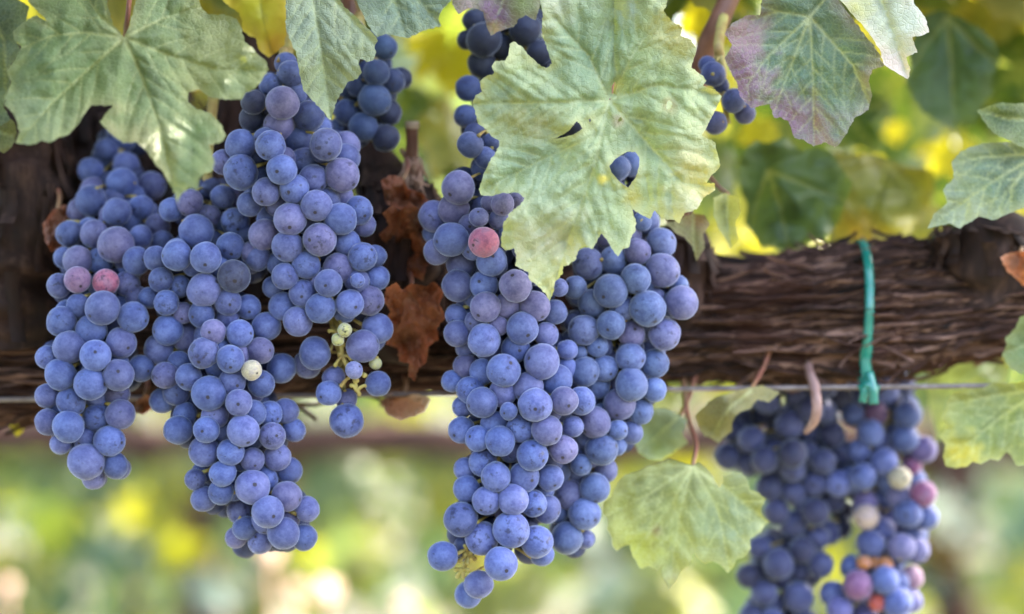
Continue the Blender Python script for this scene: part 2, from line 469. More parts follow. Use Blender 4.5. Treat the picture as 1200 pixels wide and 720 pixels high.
# neighbouring row, vine by vine: trunk, cordon and foliage
NEXT_LABELS = [
    'blurred grapevine of the next row beyond the left edge, left of the far left bunch',
    'blurred grapevine of the next row behind the long second bunch from the left',
    'blurred grapevine of the next row behind the reddish purple bunch at the lower right',
    'blurred grapevine of the next row beyond the right edge']
def next_row(yrow, zc, x0, step, n, seed, labels, dens):
    rnd = random.Random(seed)
    for i in range(n):
        x = x0 + i * step
        t = thing('grapevine', (x, yrow, 0), labels[i] if labels else 'distant blurred grapevine two rows back', 'grapevine', 'vines of the rows behind')
        V, F = [], []
        tube_into(V, F, [(x, yrow, -0.05), (x + 0.03, yrow + .02, 0.3), (x - .02, yrow, 0.6), (x, yrow, zc)], [0.05, 0.04, 0.035, 0.04], 10, 8, 0.25)
        link_mesh('trunk', V, F, M_BARK, t)
        V, F = [], []
        tube_into(V, F, [(x - step / 2, yrow, zc - .01), (x - step / 4, yrow + .01, zc + .02), (x, yrow, zc), (x + step / 4, yrow - .01, zc + .015), (x + step / 2, yrow, zc - .01)], [0.03, 0.034, 0.038, 0.034, 0.03], 10, 8, 0.25)
        link_mesh('cordon', V, F, M_BARK, t)
        sp = []
        for k in range(dens):
            px = x + rnd.uniform(-.5, .5) * step
            u = rnd.random()
            pz = zc + (rnd.triangular(-0.02, 0.95, 0.45) if u < .6 else -rnd.uniform(0.0, 0.62))
            py = yrow + rnd.gauss(0, 0.16)
            sp.append((pick(rnd, {'green': 3.5, 'olive': 3, 'yellow': 1.6, 'pale': 2.2, 'grey': 4, 'rust': .4}), (px, py, pz), rand_rot(rnd), rnd.uniform(0.055, 0.085)))
        f = leaf_cloud('foliage', sp, t); tag(f, kind='stuff'); f.color = (.60, .68, .66, 1)
next_row(2.75, 0.775, -1.687, 1.2, 4, 11, NEXT_LABELS, 380)
def far_rows():
    rnd = random.Random(5)
    for q, (yr, half, cnt) in enumerate(((5.6, 2.4, 1700), (8.6, 3.0, 1400), (11.8, 4.0, 900))):
        sp = []
        for k in range(cnt):
            sp.append((pick(rnd, {'green': 3, 'olive': 3, 'yellow': 2.0, 'pale': 3, 'grey': 3, 'rust': .4}), (rnd.uniform(-half, half), yr + rnd.gauss(0, .2), rnd.uniform(0.1, 2.1)), rand_rot(rnd), rnd.uniform(0.07, 0.11)))
        f = leaf_cloud('distant_vine_foliage', sp); f.color = (.60, .70, .70, 1)
        tag(f, ['far blurred mass of vine foliage, second row back', 'far blurred mass of vine foliage, third row back', 'farthest blurred mass of vine foliage, fourth row back'][q], 'foliage', kind='stuff')
far_rows()
# leaves of this row's own canopy, above and behind the frame, plus an added front overhang: they shade the bunches
def canopy():
    rnd = random.Random(21)
    sp = []
    for k in range(820):
        p = (rnd.uniform(-0.55, 0.55), rnd.uniform(0.02, 0.55), rnd.uniform(1.2, 1.75))
        sp.append((pick(rnd, {'green': 5, 'olive': 2, 'yellow': 1.2, 'grey': 2}), p, rand_rot(rnd, Vector((0.1, 0.25, 0.8)), 0.5), rnd.uniform(0.045, 0.075)))
    for k in range(190):  # unseen overhang at the upper left, added to block sky light from the front
        y = rnd.uniform(-0.46, -0.05); zt = 1 + .144 * (DIST + y) / DIST
        p = (rnd.uniform(-0.50, -0.09), y, zt + rnd.uniform(.075, .28))
        sp.append((pick(rnd, {'green': 5, 'olive': 2}), p, rand_rot(rnd, Vector((0, -.5, .8)), 0.4), rnd.uniform(0.045, 0.07)))
    for k in range(150):
        p = (rnd.uniform(-0.45, 0.45), rnd.uniform(0.55, 1.0), rnd.uniform(1.03, 1.4))
        sp.append((pick(rnd, {'green': 4, 'olive': 3, 'yellow': 1.6, 'grey': 1.5}), p, rand_rot(rnd, Vector((0, -1, .4)), .5), rnd.uniform(0.04, 0.065)))
    tag(leaf_cloud('canopy_foliage', sp), 'green vine canopy above and behind the bunches, with unseen shading leaves added in front', 'foliage', kind='stuff')
canopy()

# made-up stalks in the alley: pale flake heads stand in for round blurred highlights
def highlight_stalks():
    mh = mat_simple('highlight_flake', (.75, .58, .47), (.65, .48, .38), 30, .7, .65)
    for i, (px, py, y, sc, lab) in enumerate(((316, 650, 1.55, 1.15, 'pale flakes added as a round highlight right under the tip of the long second bunch'), (347, 692, 1.6, .8, 'pale flakes added as a round highlight, smaller one left of the tall bright one'), (384, 694, 1.5, 1.25, 'tallest flakes added as a round highlight at the bottom edge between left and central bunches'), (472, 708, 1.65, .85, 'pale flakes added as a round highlight at the bottom edge left of the central bunch tip'), (8, 690, 1.7, 1.0, 'pale flakes added as a round highlight in the bottom left corner'))):
        p = P(px, py, y)
        t = thing('highlight_stalk', (p.x, y, 0), lab, 'dry grass', 'added highlight stalks in the alley')
        V, F = [], []
        tube_into(V, F, [(p.x + .05, y, -.02), (p.x + .03, y, .3), (p.x, y, p.z)], [.003, .002, .0015], 6, 6)
        link_mesh('stem', V, F, mh, t)
        V, F = [], []
        rnd = random.Random(i)
        for k in range(110):
            q = p + Vector((rnd.gauss(0, .0034), rnd.gauss(0, .003), rnd.gauss(0, .0034))) * sc
            u = Vector((rnd.gauss(0, 1), rnd.gauss(0, .4), rnd.gauss(0, 1))).normalized() * .0045 * sc; v = u.cross(Vector((rnd.gauss(0, .4), 1, rnd.gauss(0, .4)))).normalized() * .0045 * sc
            n0 = len(V); V += [q - u, q + v, q + u, q - v]; F.append((n0, n0 + 1, n0 + 2, n0 + 3))
        link_mesh('highlight_flakes', V, F, mh, t)
highlight_stalks()

def row_behind_viewer():  # unseen vine row, put in to block low sky and bounce light forward
    rnd = random.Random(9)
    sp = []
    for k in range(1500):
        sp.append((pick(rnd, {'green': 5, 'olive': 2, 'grey': 2}), (rnd.uniform(-4.5, 4.5), -3.4 + rnd.gauss(0, .15), rnd.uniform(0.25, 1.9)), rand_rot(rnd, Vector((0, 1, .4))), rnd.uniform(.075, .11)))
    tag(leaf_cloud('unseen_vine_foliage', sp), 'unseen leafy vine row behind the viewpoint, added to shape the front light', 'foliage', kind='stuff')
row_behind_viewer()

# ------------------------------------------------------------------ the cordon: old shaggy vine wood lying across the picture
def cordon():
    t = thing('vine_cordon', P(600, 384, 0.14), 'thick horizontal old vine arm with shaggy peeling brown bark behind the bunches', 'vine trunk')
    Y = 0.14
    cen = smooth_path([P(-160, 398, Y), P(0, 400, Y), P(250, 392, Y), P(520, 384, Y), P(800, 379, Y), P(980, 370, Y), P(1150, 350, Y), P(1360, 332, Y)], 40)
    m = len(cen); seg = 72
    def rad(i, a):
        p = cen[i]; u = p.x
        r = 0.0245 + 0.005 * noise.noise(Vector((u * 8, 0, 4))) + 0.006 * noise.noise(Vector((u * 7, math.cos(a) * 1.2, math.sin(a) * 1.2 + 9))) + 0.009 * max(0, -(u + 0.12)) * 10
        ca, sa = math.cos(a + u * 2.2), math.sin(a + u * 2.2)
        q = Vector((u * 5, ca * 7, sa * 7))
        rid = 1 - abs(noise.noise(q)) * 2
        q2 = Vector((u * 9, ca * 20, sa * 20))
        rid2 = 1 - abs(noise.noise(q2)) * 2
        return r + 0.0055 * rid + 0.0040 * rid2 - .002 + 0.0016 * noise.noise(Vector((u * 30, ca * 12, sa * 12)))
    V, F = [], []
    for i in range(m):
        for s in range(seg):
            a = 2 * math.pi * s / seg
            r = rad(i, a)
            V.append(cen[i] + Vector((0, -math.cos(a) * r, math.sin(a) * r)))
    for i in range(m - 1):
        for s in range(seg):
            a = i * seg + s; b = i * seg + (s + 1) % seg
            F.append((a, b, b + seg, a + seg))
    link_mesh('wood', V, F, M_BARK, t)
    # loose bark strips running lengthwise
    V, F = [], []
    rnd = random.Random(3)
    for k in range(1000):
        i0 = rnd.randrange(0, m - 40); L = rnd.randrange(40, 190); i1 = min(m - 1, i0 + L)
        a0 = rnd.uniform(-2.2, 2.2); dr = rnd.gauss(0, 0.005); wd = rnd.choice((rnd.uniform(0.0004, 0.0009), rnd.uniform(0.0004, 0.0009), rnd.uniform(0.0007, 0.0016))); th = rnd.uniform(0.0005, 0.0015)
        lift0, lift1 = max(0, rnd.gauss(0, 0.006)), max(0, rnd.gauss(0, 0.006)); ph = rnd.uniform(0, 9)
        base = len(V); cnt = 0
        for i in range(i0, i1 + 1, 3):
            f = (i - i0) / max(1, i1 - i0)
            a = a0 + dr * (i - i0) + 0.11 * noise.noise(Vector((i * 0.06, ph, 0)))
            tp = min(1, min(f, 1 - f) * 5 + 0.15)
            wv = wd * tp * (0.85 + 0.4 * noise.noise(Vector((i * .11, ph, 7))))
            r = rad(i, a) + 0.0012 + lift0 * max(0, 1 - f * 4) ** 2 + lift1 * max(0, f * 4 - 3) ** 2 + 0.001 * noise.noise(Vector((i * .15, ph, 2)))
            for (da, dr2) in ((-1, -0.0009), (-.6, th), (0.1, th * 1.3), (.7, th), (1, -0.0009)):
                aa = a + da * wv / 0.036
                V.append(cen[i] + Vector((0, -math.cos(aa) * (r + dr2), math.sin(aa) * (r + dr2))))
            cnt += 1
        for i in range(cnt - 1):
            for s in range(4):
                a = base + i * 5 + s
                F.append((a, a + 1, a + 6, a + 5))
    link_mesh('bark', V, F, M_BARK, t)
    # short spurs growing up from the arm
    def spur(pts, rr, seed):
        V, F = [], []
        tube_into(V, F, pts, rr, 22, 16, 0.32)
        r2 = random.Random(seed)
        path = smooth_path(pts, 10)
        for k in range(46):
            i0 = r2.randrange(0, len(path) - 6); n = r2.randrange(5, 14)
            a = r2.uniform(0, 6.3); wv = r2.uniform(0.0012, 0.0035); b = len(V); c = 0
            for i in range(i0, min(len(path), i0 + n)):
                f = i / (len(path) - 1) * (len(rr) - 1); q = min(int(f), len(rr) - 2)
                R = rr[q] + (rr[q + 1] - rr[q]) * (f - q)
                lf = 0.004 * (abs((i - i0) / n - .5) * 2) ** 3
                for da in (-1, 0, 1):
                    aa = a + da * wv / R
                    V.append(path[i] + Vector((math.cos(aa), math.sin(aa), 0)) * (R * 1.12 + lf + (0.0008 if da == 0 else 0)))
                c += 1
            for i in range(c - 1):
                for s in range(2):
                    z = b + i * 3 + s; F.append((z, z + 1, z + 4, z + 3))
        link_mesh('spur', V, F, M_SPUR, t)
    spur([P(20, 400, .12), P(12, 320, .115), P(28, 250, .115), P(22, 165, .12), P(40, 60, .13)], [.034, .032, .027, .024, .012], 1)
    spur([P(80, 380, .14), P(95, 290, .17), P(85, 200, .19), P(90, 90, .19)], [.024, .022, .02, .012], 5)
    spur([P(170, 420, .165), P(176, 330, .175), P(165, 240, .205), P(170, 140, .21), P(160, 60, .21)], [.048, .046, .042, .032, .014], 11)
    spur([P(255, 420, .165), P(262, 320, .16), P(268, 240, .16), P(285, 150, .165), P(300, 40, .17)], [.044, .038, .032, .020, .010], 12)
    spur([P(345, 420, .15), P(350, 300, .14), P(356, 200, .14), P(352, 120, .15)], [.036, .030, .022, .010], 13)
    spur([P(455, 400, .12), P(462, 330, .105), P(470, 270, .10), P(452, 215, .11), P(438, 170, .12)], [.026, .024, .020, .013, .0075], 2)
    spur([P(485, 290, .10), P(492, 250, .095), P(486, 215, .092)], [.014, .012, .0075], 3)
    spur([P(1160, 330, .13), P(1150, 282, .12), P(1130, 258, .12)], [.028, .024, .010], 4)
    spur([P(790, 380, .13), P(800, 300, .12), P(792, 262, .12)], [.018, .014, .008], 8)
cordon()
def stub():
    t = thing('pruned_stub', P(486, 212, .09), 'short pruned cane stub with a pale cut end and peeling light bark', 'cane stub')
    V, F = [], []
    tube_into(V, F, [P(486, 222, .092), P(483, 190, .09), P(483, 165, .088), P(483, 149, .087)], [.0045, .0036, .003, .0034], 14, 8, .2)
    link_mesh('stub', V, F, M_CANE, t)
    V, F = [], []
    tube_into(V, F, [P(483, 151, .087), P(483, 142.5, .0865)], [.0037, .0035], 14, 3, .1)
    link_mesh('cut_end', V, F, mat_simple('cut_wood', (.42, .30, .2), (.3, .2, .13), 200, .8), t)
    V, F = [], []
    r2 = random.Random(4)
    for k in range(26):
        x = r2.uniform(474, 494); y0 = r2.uniform(182, 205); L = r2.uniform(14, 38)
        tube_into(V, F, [P(x, y0, .086), P(x + r2.gauss(0, 3), y0 + L * .5, .084 - r2.random() * .006), P(x + r2.gauss(0, 6), y0 + L, .085)], [.0004, .0009, .0003], 5, 4)
    link_mesh('peeling_bark', V, F, mat_simple('pale_bark', (.45, .28, .2), (.26, .13, .08), 160, .8), t)
stub()
def canes():
    for pts, rr, lab in (
        ([P(795, 262, .12), P(812, 120, .10), P(826, 62, .09), P(846, 18, .085), P(872, -40, .09)], [.0065, .0058, .0055, .0052, .005], 'red brown cane slanting up beside the large central leaf'),
        ([P(440, 185, .12), P(428, 165, .118), P(415, 90, .12), P(405, -60, .12)], [.0065, .006, .005, .004], 'dark reddish cane rising behind the hanging green leaf'),
        ([P(90, 95, .15), P(110, 20, .14), P(130, -60, .13)], [.006, .005, .004], 'cane rising behind the large leaf in the top left corner'),
    ):
        V, F = [], []
        tube_into(V, F, pts, rr, 14, 10, .1)
        # nodes
        o = link_mesh('cane', V, F, M_CANE); tag(o, lab, 'vine cane')
canes()
def wire():
    V, F = [], []
    y = .099
    tube_into(V, F, [P(-260, 471, y), P(0, 468.5, y), P(470, 462.5, y), P(780, 456.5, y), P(1100, 453, y), P(1460, 449, y)], [.0013] * 6, 8, 20)
    tag(link_mesh('trellis_wire', V, F, M_WIRE), 'thin grey trellis wire running horizontally under the vine arm', 'wire')
wire()
def tie():
    t = thing('vine_tie', P(1020, 380, .1), 'shiny green plastic tape tied around the vine arm and wire', 'vine tie')
    cy, r = .14, .0392
    cz = P(1020, 368, cy).z
    loop = []
    for k in range(48):
        a = -0.95 + 2 * math.pi * k / 48 * (4.55 / 6.28)
        rr = r
        loop.append((cy - math.cos(a) * rr, cz + math.sin(a) * rr))
    zb = P(0, 455, .099).z
    loop = [(0.0965, zb - .002)] + loop[3:] + [(.104, zb + .001)]
    xs = lambda z: P(1020, 0, .1).x + (0.0018 * math.sin((z - cz) * 40) - .0003) + .05 * (zb + .03 - z) * .5
    V, F = [], []
    for (y, z) in loop:
        wv = .0024 + (0.0006 if z < zb + .02 else 0)
        tw = .0008
        for s in (-1, -.4, .4, 1):
            V.append(Vector((xs(z) + s * wv, y - (tw if abs(s) < .5 else 0), z)))
    for i in range(len(loop) - 1):
        for s in range(3):
            a = i * 4 + s
            F.append((a, a + 1, a + 5, a + 4))
    o = link_mesh('strap', V, F, M_TIE, t)
    V, F = [], []
    for (pts, ww) in (([(1018, 438, .094), (1014, 458, .0925), (1011, 472, .094)], .0032), ([(1018, 436, .0935), (1023, 456, .091), (1024, 474, .092)], .0034), ([(1006, 456, .0945), (1017, 452, .0915), (1030, 457, .0945)], .003)):
        path = smooth_path([P(*q) for q in pts], 6); b = len(V)
        for i, p in enumerate(path):
            d = (path[min(i + 1, len(path) - 1)] - path[max(i - 1, 0)]).normalized()
            sd_ = Vector((d.z, 0, -d.x))
            for s in (-1, 0, 1): V.append(p + sd_ * s * ww * .72 - Vector((0, .0009 if s == 0 else 0, 0)))
        for i in range(len(path) - 1):
            for s in range(2):
                a = b + i * 3 + s; F.append((a, a + 1, a + 4, a + 3))
    link_mesh('knot', V, F, M_TIE, t)
    for o in t.children:
        md = o.modifiers.new('thick', 'SOLIDIFY'); md.thickness = .0004
tie()

# ------------------------------------------------------------------ leaves traced from life: outline, veins, blemishes, bend
def dens(poly, step, rnd, jit=0.5):
    out = []
    n = len(poly)
    for i in range(n):
        a = np.array(poly[i], float); b = np.array(poly[(i + 1) % n], float)
        L = np.linalg.norm(b - a); k = max(1, int(round(L / step)))
        nrm = np.array([-(b - a)[1], (b - a)[0]]) / max(L, 1e-6)
        for j in range(k):
            t = j / k
            q = a + (b - a) * t
            if j: q = q + nrm * rnd.gauss(0, jit)
            out.append(q)
    return np.array(out)
def leaf(label, outline, veins, base, edge, spots=(), holes=(), y0=-.015, tilt=(0, 0), cup=0.0, wave=.003, spacing=3.0, group=None, name='vine_leaf', petiole=None, edge_w=14, mat=None, seed=1, bulge=.0022, pleat=.003, crumple=0.0, thick=None, sec=True, vein_vis=1.0, fold=None, cat='leaf'):
    rnd = random.Random(seed)
    out = dens(outline, spacing * 1.1, rnd, 0.45)
    hl = [dens(h, spacing * 0.9, rnd, 0.2) for h in holes]
    V, F = triangulate(out, hl, spacing, rnd)
    j = np.array(veins[0][0], float) if veins else V.mean(0)
    lines = []           # (polyline, width px, strength)
    for vn in veins: lines.append((np.array(vn, float), 1.7, 1.0))
    if sec:
        for vn in veins:
            pl = np.array(vn, float)
            L = sum(np.linalg.norm(pl[i + 1] - pl[i]) for i in range(len(pl) - 1))
            s = 26.0; side = rnd.choice((-1, 1))
            while s < L * 0.93:
                acc = 0
                for i in range(len(pl) - 1):
                    d = np.linalg.norm(pl[i + 1] - pl[i])
                    if acc + d >= s:
                        p = pl[i] + (pl[i + 1] - pl[i]) * ((s - acc) / d); dr = (pl[i + 1] - pl[i]) / d; break
                    acc += d
                a = side * math.radians(rnd.uniform(40, 52))
                q = [p]; ln = min(70, (L - s) * 0.75 + 14)
                for z in range(6):
                    a2 = a * (1 - 0.07 * z)
                    dd = np.array([dr[0] * math.cos(a2) - dr[1] * math.sin(a2), dr[0] * math.sin(a2) + dr[1] * math.cos(a2)])
                    q.append(q[-1] + dd * ln / 6)
                lines.append((np.array(q), 1.1, 0.6)); side = -side; s += rnd.uniform(9, 15)
    vein = np.zeros(len(V)); dmin = np.full(len(V), 1e9)
    for pl, wd, st in lines:
        d, t = line_dist(V, pl)
        wv = wd * (1.15 - 0.75 * t)
        vein = np.maximum(vein, st * (1 - 0.45 * t) * np.exp(-(d / wv) ** 2)); dmin = np.minimum(dmin, d + (0 if st > .9 else 2))
    de = np.full(len(V), 1e9)
    for i in range(len(out)): de = np.minimum(de, seg_dist(V, out[i], out[(i + 1) % len(out)])[0])
    for h in hl:
        for i in range(len(h)): de = np.minimum(de, seg_dist(V, h[i], h[(i + 1) % len(h)])[0] * 1.6)
    n1 = fbm(V, 0.02, seed * 1.7); n2 = fbm(V, 0.075, seed + 9.0); n3 = fbm(V, 0.011, seed + 5.0)
    pig = np.tile(np.array(base, float), (len(V), 1)) * (1 + 0.28 * n1 + 0.22 * n2)[:, None]
    f = np.clip(np.exp(-de / edge_w) * 0.9 + 0.35 * n1 - 0.1, 0, 1)[:, None]
    pig = pig * (1 - f) + np.array(edge) * f
    for (sx, sy, sr, col, wt) in spots:
        d = np.hypot(V[:, 0] - sx, V[:, 1] - sy) / sr
        f = (wt * np.clip(1.25 - d + 0.55 * n1 + 0.45 * n2, 0, 1))[:, None]
        pig = pig * (1 - f) + np.array(col) * f
    rel = V - j
    dep = y0 + MM * (tilt[0] * rel[:, 0] + tilt[1] * rel[:, 1]) + cup * MM * (rel ** 2).sum(1) / 150.0
    dep = dep + wave * n3 * 2.0 + wave * 0.5 * n1 * np.exp(-de / 25)
    dmain = np.full(len(V), 1e9)
    for pl, wd, st in lines:
        if st > .9: dmain = np.minimum(dmain, line_dist(V, pl)[0])
    dep = dep - pleat * (1 - np.exp(-dmain / 20.0))
    dep = dep - bulge * (1 - np.exp(-dmin / 7.0)) - bulge * .35 * n2
    if fold is not None:
        d, t = line_dist(V, fold[0]); dep = dep + fold[1] * np.exp(-d / fold[2])
    if crumple: dep = dep + crumple * (np.abs(fbm(V, .035, seed + 2.0)) * 2.2 + .8 * np.abs(fbm(V, .09, seed + 4.0)))
    W = [P(V[i, 0], V[i, 1], dep[i]) for i in range(len(V))]
    jj = int(np.argmin(((V - j) ** 2).sum(1)))
    t = thing(name, W[jj], label, cat, group)
    o = link_mesh('blade', W, F, mat or M_LEAF, t)
    o.data.flip_normals()
    set_attrs(o.data, np.clip(pig, 0.004, 1), vein * vein_vis, V / 100.0)
    if veins:
        if petiole is None: petiole = [(j[0] + 6, j[1] - 50, y0 + .03), (j[0] + 10, j[1] - 150, y0 + .07)]
        if petiole:
            Vt, Ft = [], []
            tube_into(Vt, Ft, [W[jj] + Vector((0, .0008, 0))] + [P(*q) for q in petiole], [.0011, .0012, .0015], 8, 8)
            link_mesh('petiole', Vt, Ft, M_PETIOLE, t)
    return t
GR = (0.115, 0.165, 0.095); GB = (0.125, 0.185, 0.080); YE = (0.32, 0.33, 0.12); PK = (0.34, 0.30, 0.22); PU = (0.17, 0.10, 0.14)

L1 = [(30,-20),(33,2),(55,25),(43,18),(33,22),(25,28),(15,37),(17,48),(25,55),(18,68),(7,83),(13,97),(7,110),(5,123),(15,132),(20,143),(22,157),(18,168),(37,170),(50,165),(58,168),(68,162),(80,158),(90,148),(100,133),(107,124),(133,124),(125,132),(117,143),(123,150),(133,160),(145,168),(160,167),(172,177),(182,193),(190,200),(197,213),(202,220),(208,238),(213,227),(222,220),(232,223),(233,210),(240,203),(248,202),(252,190),(245,170),(257,168),(265,160),(260,147),(247,133),(230,128),(220,119),(221,108),(233,105),(247,115),(263,117),(283,117),(287,110),(300,103),(308,92),(315,82),(312,72),(302,64),(296,56),(287,50),(283,33),(277,22),(263,17),(243,17),(235,7),(230,-12),(195,-35),(165,-30),(157,10),(150,34),(146,44),(140,36),(133,30),(126,7),(122,-25),(80,-36)]
leaf('large dusty green grape leaf filling the top left corner, tip pointing down', L1,
     [[(146,44),(165,88),(186,145),(207,234)], [(146,44),(105,80),(62,120),(24,164)], [(146,44),(100,38),(60,42),(18,60)], [(146,44),(200,66),(252,82),(312,84)], [(146,44),(190,22),(240,8)], [(146,44),(118,20),(90,-20)]],
     GB, (0.20, 0.22, 0.10), [(250,60,60,(0.20,0.21,0.075),.7), (172,172,45,(0.26,0.22,0.12),.5), (60,150,40,(0.2,0.25,0.17),.5), (30,120,30,(.16,.22,.16),.6), (60,60,55,(.06,.13,.06),.55), (100,158,30,(.26,.25,.16),.4)],
     y0=-.045, tilt=(-.02,-.62), cup=.03, wave=.004, spacing=2.2, pleat=.0042, seed=3)
L2 = [(334,-45),(335,0),(335,33),(340,47),(347,63),(350,80),(355,105),(365,117),(380,132),(387,141),(391,131),(395,117),(402,106),(407,97),(414,95),(420,91),(424,85),(420,75),(422,69),(429,73),(437,71),(441,62),(439,55),(443,48),(436,38),(427,30),(415,18),(403,8),(397,-4),(390,-45)]
leaf('narrow grey green leaf lobe hanging point down beside dark blue berries', L2, [[(362,-40),(370,20),(378,70),(387,138)], [(362,-40),(400,10),(441,55)]],
     (0.20,0.24,0.155), (0.27,0.30,0.18), [(360,40,40,(.2,.255,.2),.6)], y0=.0, tilt=(.1,-.12), wave=.003, spacing=2.3, seed=5)
L3 = [(396,-45),(410,-12),(424,14),(430,28),(442,44),(452,40),(463,42),(478,45),(492,38),(505,34),(517,31),(514,22),(518,12),(528,2),(540,-30)]
leaf('grey green leaf cut off by the top edge, right of the narrow hanging lobe', L3, [[(450,-40),(462,0),(476,44)],[(450,-40),(490,0),(514,28)]],
     (0.13,0.185,0.135), (.21,.25,.15), [(440,35,25,(.24,.29,.23),.6)], y0=.02, tilt=(0,-.1), wave=.002, seed=6)
L5 = [(640,-30),(632,-5),(636,15),(635,30),(637,45),(642,60),(647,75),(640,80),(630,75),(620,65),(612,55),(602,49),(597,52),(596,65),(592,71),(580,72),(576,78),(579,86),(567,91),(562,96),(565,108),(557,112),(554,120),(557,132),(560,145),(570,152),(576,160),(585,165),(585,171),(580,181),(572,192),(566,207),(561,222),(564,229),(577,230),(590,226),(607,226),(615,232),(610,240),(597,250),(590,262),(587,280),(587,287),(592,294),(602,291),(605,300),(604,312),(619,319),(620,327),(630,335),(640,345),(644,353),(649,342),(650,332),(659,322),(660,312),(666,311),(674,305),(677,296),(679,291),(687,289),(695,292),(700,282),(705,274),(712,282),(717,292),(724,301),(730,292),(737,290),(739,280),(745,270),(745,257),(742,249),(741,246),(743,246),(752,252),(762,257),(767,247),(772,251),(777,256),(782,258),(788,258),(796,262),(799,256),(802,250),(810,248),(818,244),(824,232),(831,228),(838,223),(838,215),(828,215),(834,205),(840,200),(844,193),(840,177),(838,167),(822,159),(829,148),(834,137),(841,124),(846,113),(838,105),(824,101),(828,95),(824,89),(810,79),(814,66),(816,56),(810,46),(798,42),(800,32),(786,24),(778,14),(782,0),(775,-30)]
holes5 = [[(649,163),(660,158),(668,152),(676,142),(680,146),(683,151),(672,158),(660,161)], [(782,119),(786,118),(788,122),(786,128),(782,129),(780,125)], [(714,195),(722,186),(735,178),(744,178),(749,184),(749,195),(745,208),(736,220),(726,213),(717,203)], [(717,110),(717,102),(720,96),(723,100),(721,110)], [(724,141),(728,137),(729,141),(725,144)], [(690,140),(692,139),(693,142),(691,144)]]
leaf('big pale yellow green leaf with a heart shaped hole over the central bunch', L5,
     [[(714,118),(698,190),(668,275),(644,351)], [(714,118),(640,121),(556,122)], [(714,118),(695,160),(640,185),(568,222)], [(714,118),(770,100),(844,112)], [(714,118),(762,172),(800,215),(836,220)], [(714,118),(744,60),(782,12)], [(714,118),(690,66),(648,20)]],
     (0.25,0.31,0.165), (0.40,0.40,0.19), [(650,285,55,(.43,.39,.27),.8), (648,320,30,(.40,.40,.17),.7), (610,190,55,(.17,.25,.16),.6), (745,60,55,(.20,.24,.07),.75), (800,40,38,(.36,.31,.10),.85), (780,100,40,(.20,.25,.08),.5), (690,60,55,(.12,.19,.11),.7), (600,140,32,(.26,.24,.08),.6), (632,148,25,(.30,.25,.10),.5), (815,215,28,(.46,.40,.13),.8), (800,245,26,(.44,.42,.28),.7), (709,210,7,(.75,.62,.12),.95), (648,5,28,(.36,.36,.25),.7), (802,190,24,(.42,.36,.16),.55), (725,142,9,(.16,.06,.03),.9), (786,124,10,(.30,.2,.08),.5), (742,232,10,(.45,.38,.1),.6), (833,225,10,(.45,.35,.10),.8), (835,106,9,(.45,.35,.10),.6), (735,8,18,(.3,.36,.33),.5), (640,230,45,(.25,.31,.2),.5)],
     holes5, y0=-.018, tilt=(.02,-.13), cup=.015, wave=.005, spacing=2.2, pleat=.0042, seed=8, fold=([(719,-30),(719,108)], .006, 9), bulge=.0030)
L6 = [(896,-40),(893,0),(891,18),(876,18),(858,27),(849,40),(858,53),(849,69),(856,84),(864,98),(867,113),(880,127),(891,124),(902,122),(907,138),(916,138),(924,142),(931,162),(942,164),(953,172),(967,167),(978,173),(986,166),(991,158),(996,148),(1002,138),(1018,129),(1022,111),(1018,96),(1022,82),(1036,78),(1030,62),(1013,40),(996,18),(982,0),(970,-40)]
leaf('green leaf with purple flushed edges hanging at the top right', L6, [[(949,20),(952,80),(954,168)], [(949,20),(900,66),(870,108)], [(949,20),(1000,78),(1018,122)], [(949,20),(912,14),(880,24)], [(949,20),(970,-5),(975,-40)], [(949,20),(922,90),(908,130)]],
     (0.085,0.138,0.085), (.16,.14,.12), [(862,46,34,(.24,.13,.15),.95), (875,100,36,(.19,.09,.16),1), (925,142,38,(.17,.08,.14),1), (962,156,26,(.2,.12,.14),.9), (1020,85,22,(.25,.2,.15),.6), (950,80,40,(.10,.16,.12),.4), (893,100,20,(.2,.12,.15),.6)], y0=.02, tilt=(.02,-.10), cup=.02, wave=.004, spacing=2.3, seed=11, petiole=[(950,-20,.05),(955,-90,.08)])
L6b = [(980,-30),(984,0),(1000,18),(1009,27),(1022,44),(1031,58),(1036,76),(1053,87),(1064,93),(1067,82),(1062,67),(1070,64),(1075,62),(1069,44),(1080,42),(1089,38),(1084,20),(1071,4),(1064,-30)]
leaf('pale whitish folded leaf edge at the top right, next to the purple flushed leaf', L6b, [[(1020,-30),(1040,20),(1062,88)]], (.36,.38,.28), (.5,.42,.36), [(1000,15,28,(.38,.36,.1),.9), (1045,80,26,(.5,.38,.36),.8), (1060,20,28,(.42,.46,.40),.6)], y0=.008, tilt=(.25,-.1), wave=.002, seed=12, sec=False)
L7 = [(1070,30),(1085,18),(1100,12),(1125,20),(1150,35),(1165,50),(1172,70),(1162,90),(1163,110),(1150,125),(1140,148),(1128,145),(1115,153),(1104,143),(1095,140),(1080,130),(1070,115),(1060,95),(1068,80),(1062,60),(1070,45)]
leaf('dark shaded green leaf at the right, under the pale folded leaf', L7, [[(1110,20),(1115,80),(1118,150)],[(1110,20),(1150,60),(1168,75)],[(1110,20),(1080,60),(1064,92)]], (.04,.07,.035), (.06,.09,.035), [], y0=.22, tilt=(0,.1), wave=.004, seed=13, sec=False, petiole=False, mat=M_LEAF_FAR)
L8 = [(865,195),(872,178),(885,165),(900,168),(920,160),(940,178),(955,172),(975,178),(985,195),(1000,215),(990,240),(982,262),(965,282),(945,285),(925,298),(905,288),(892,290),(880,272),(872,262),(876,240),(868,225)]
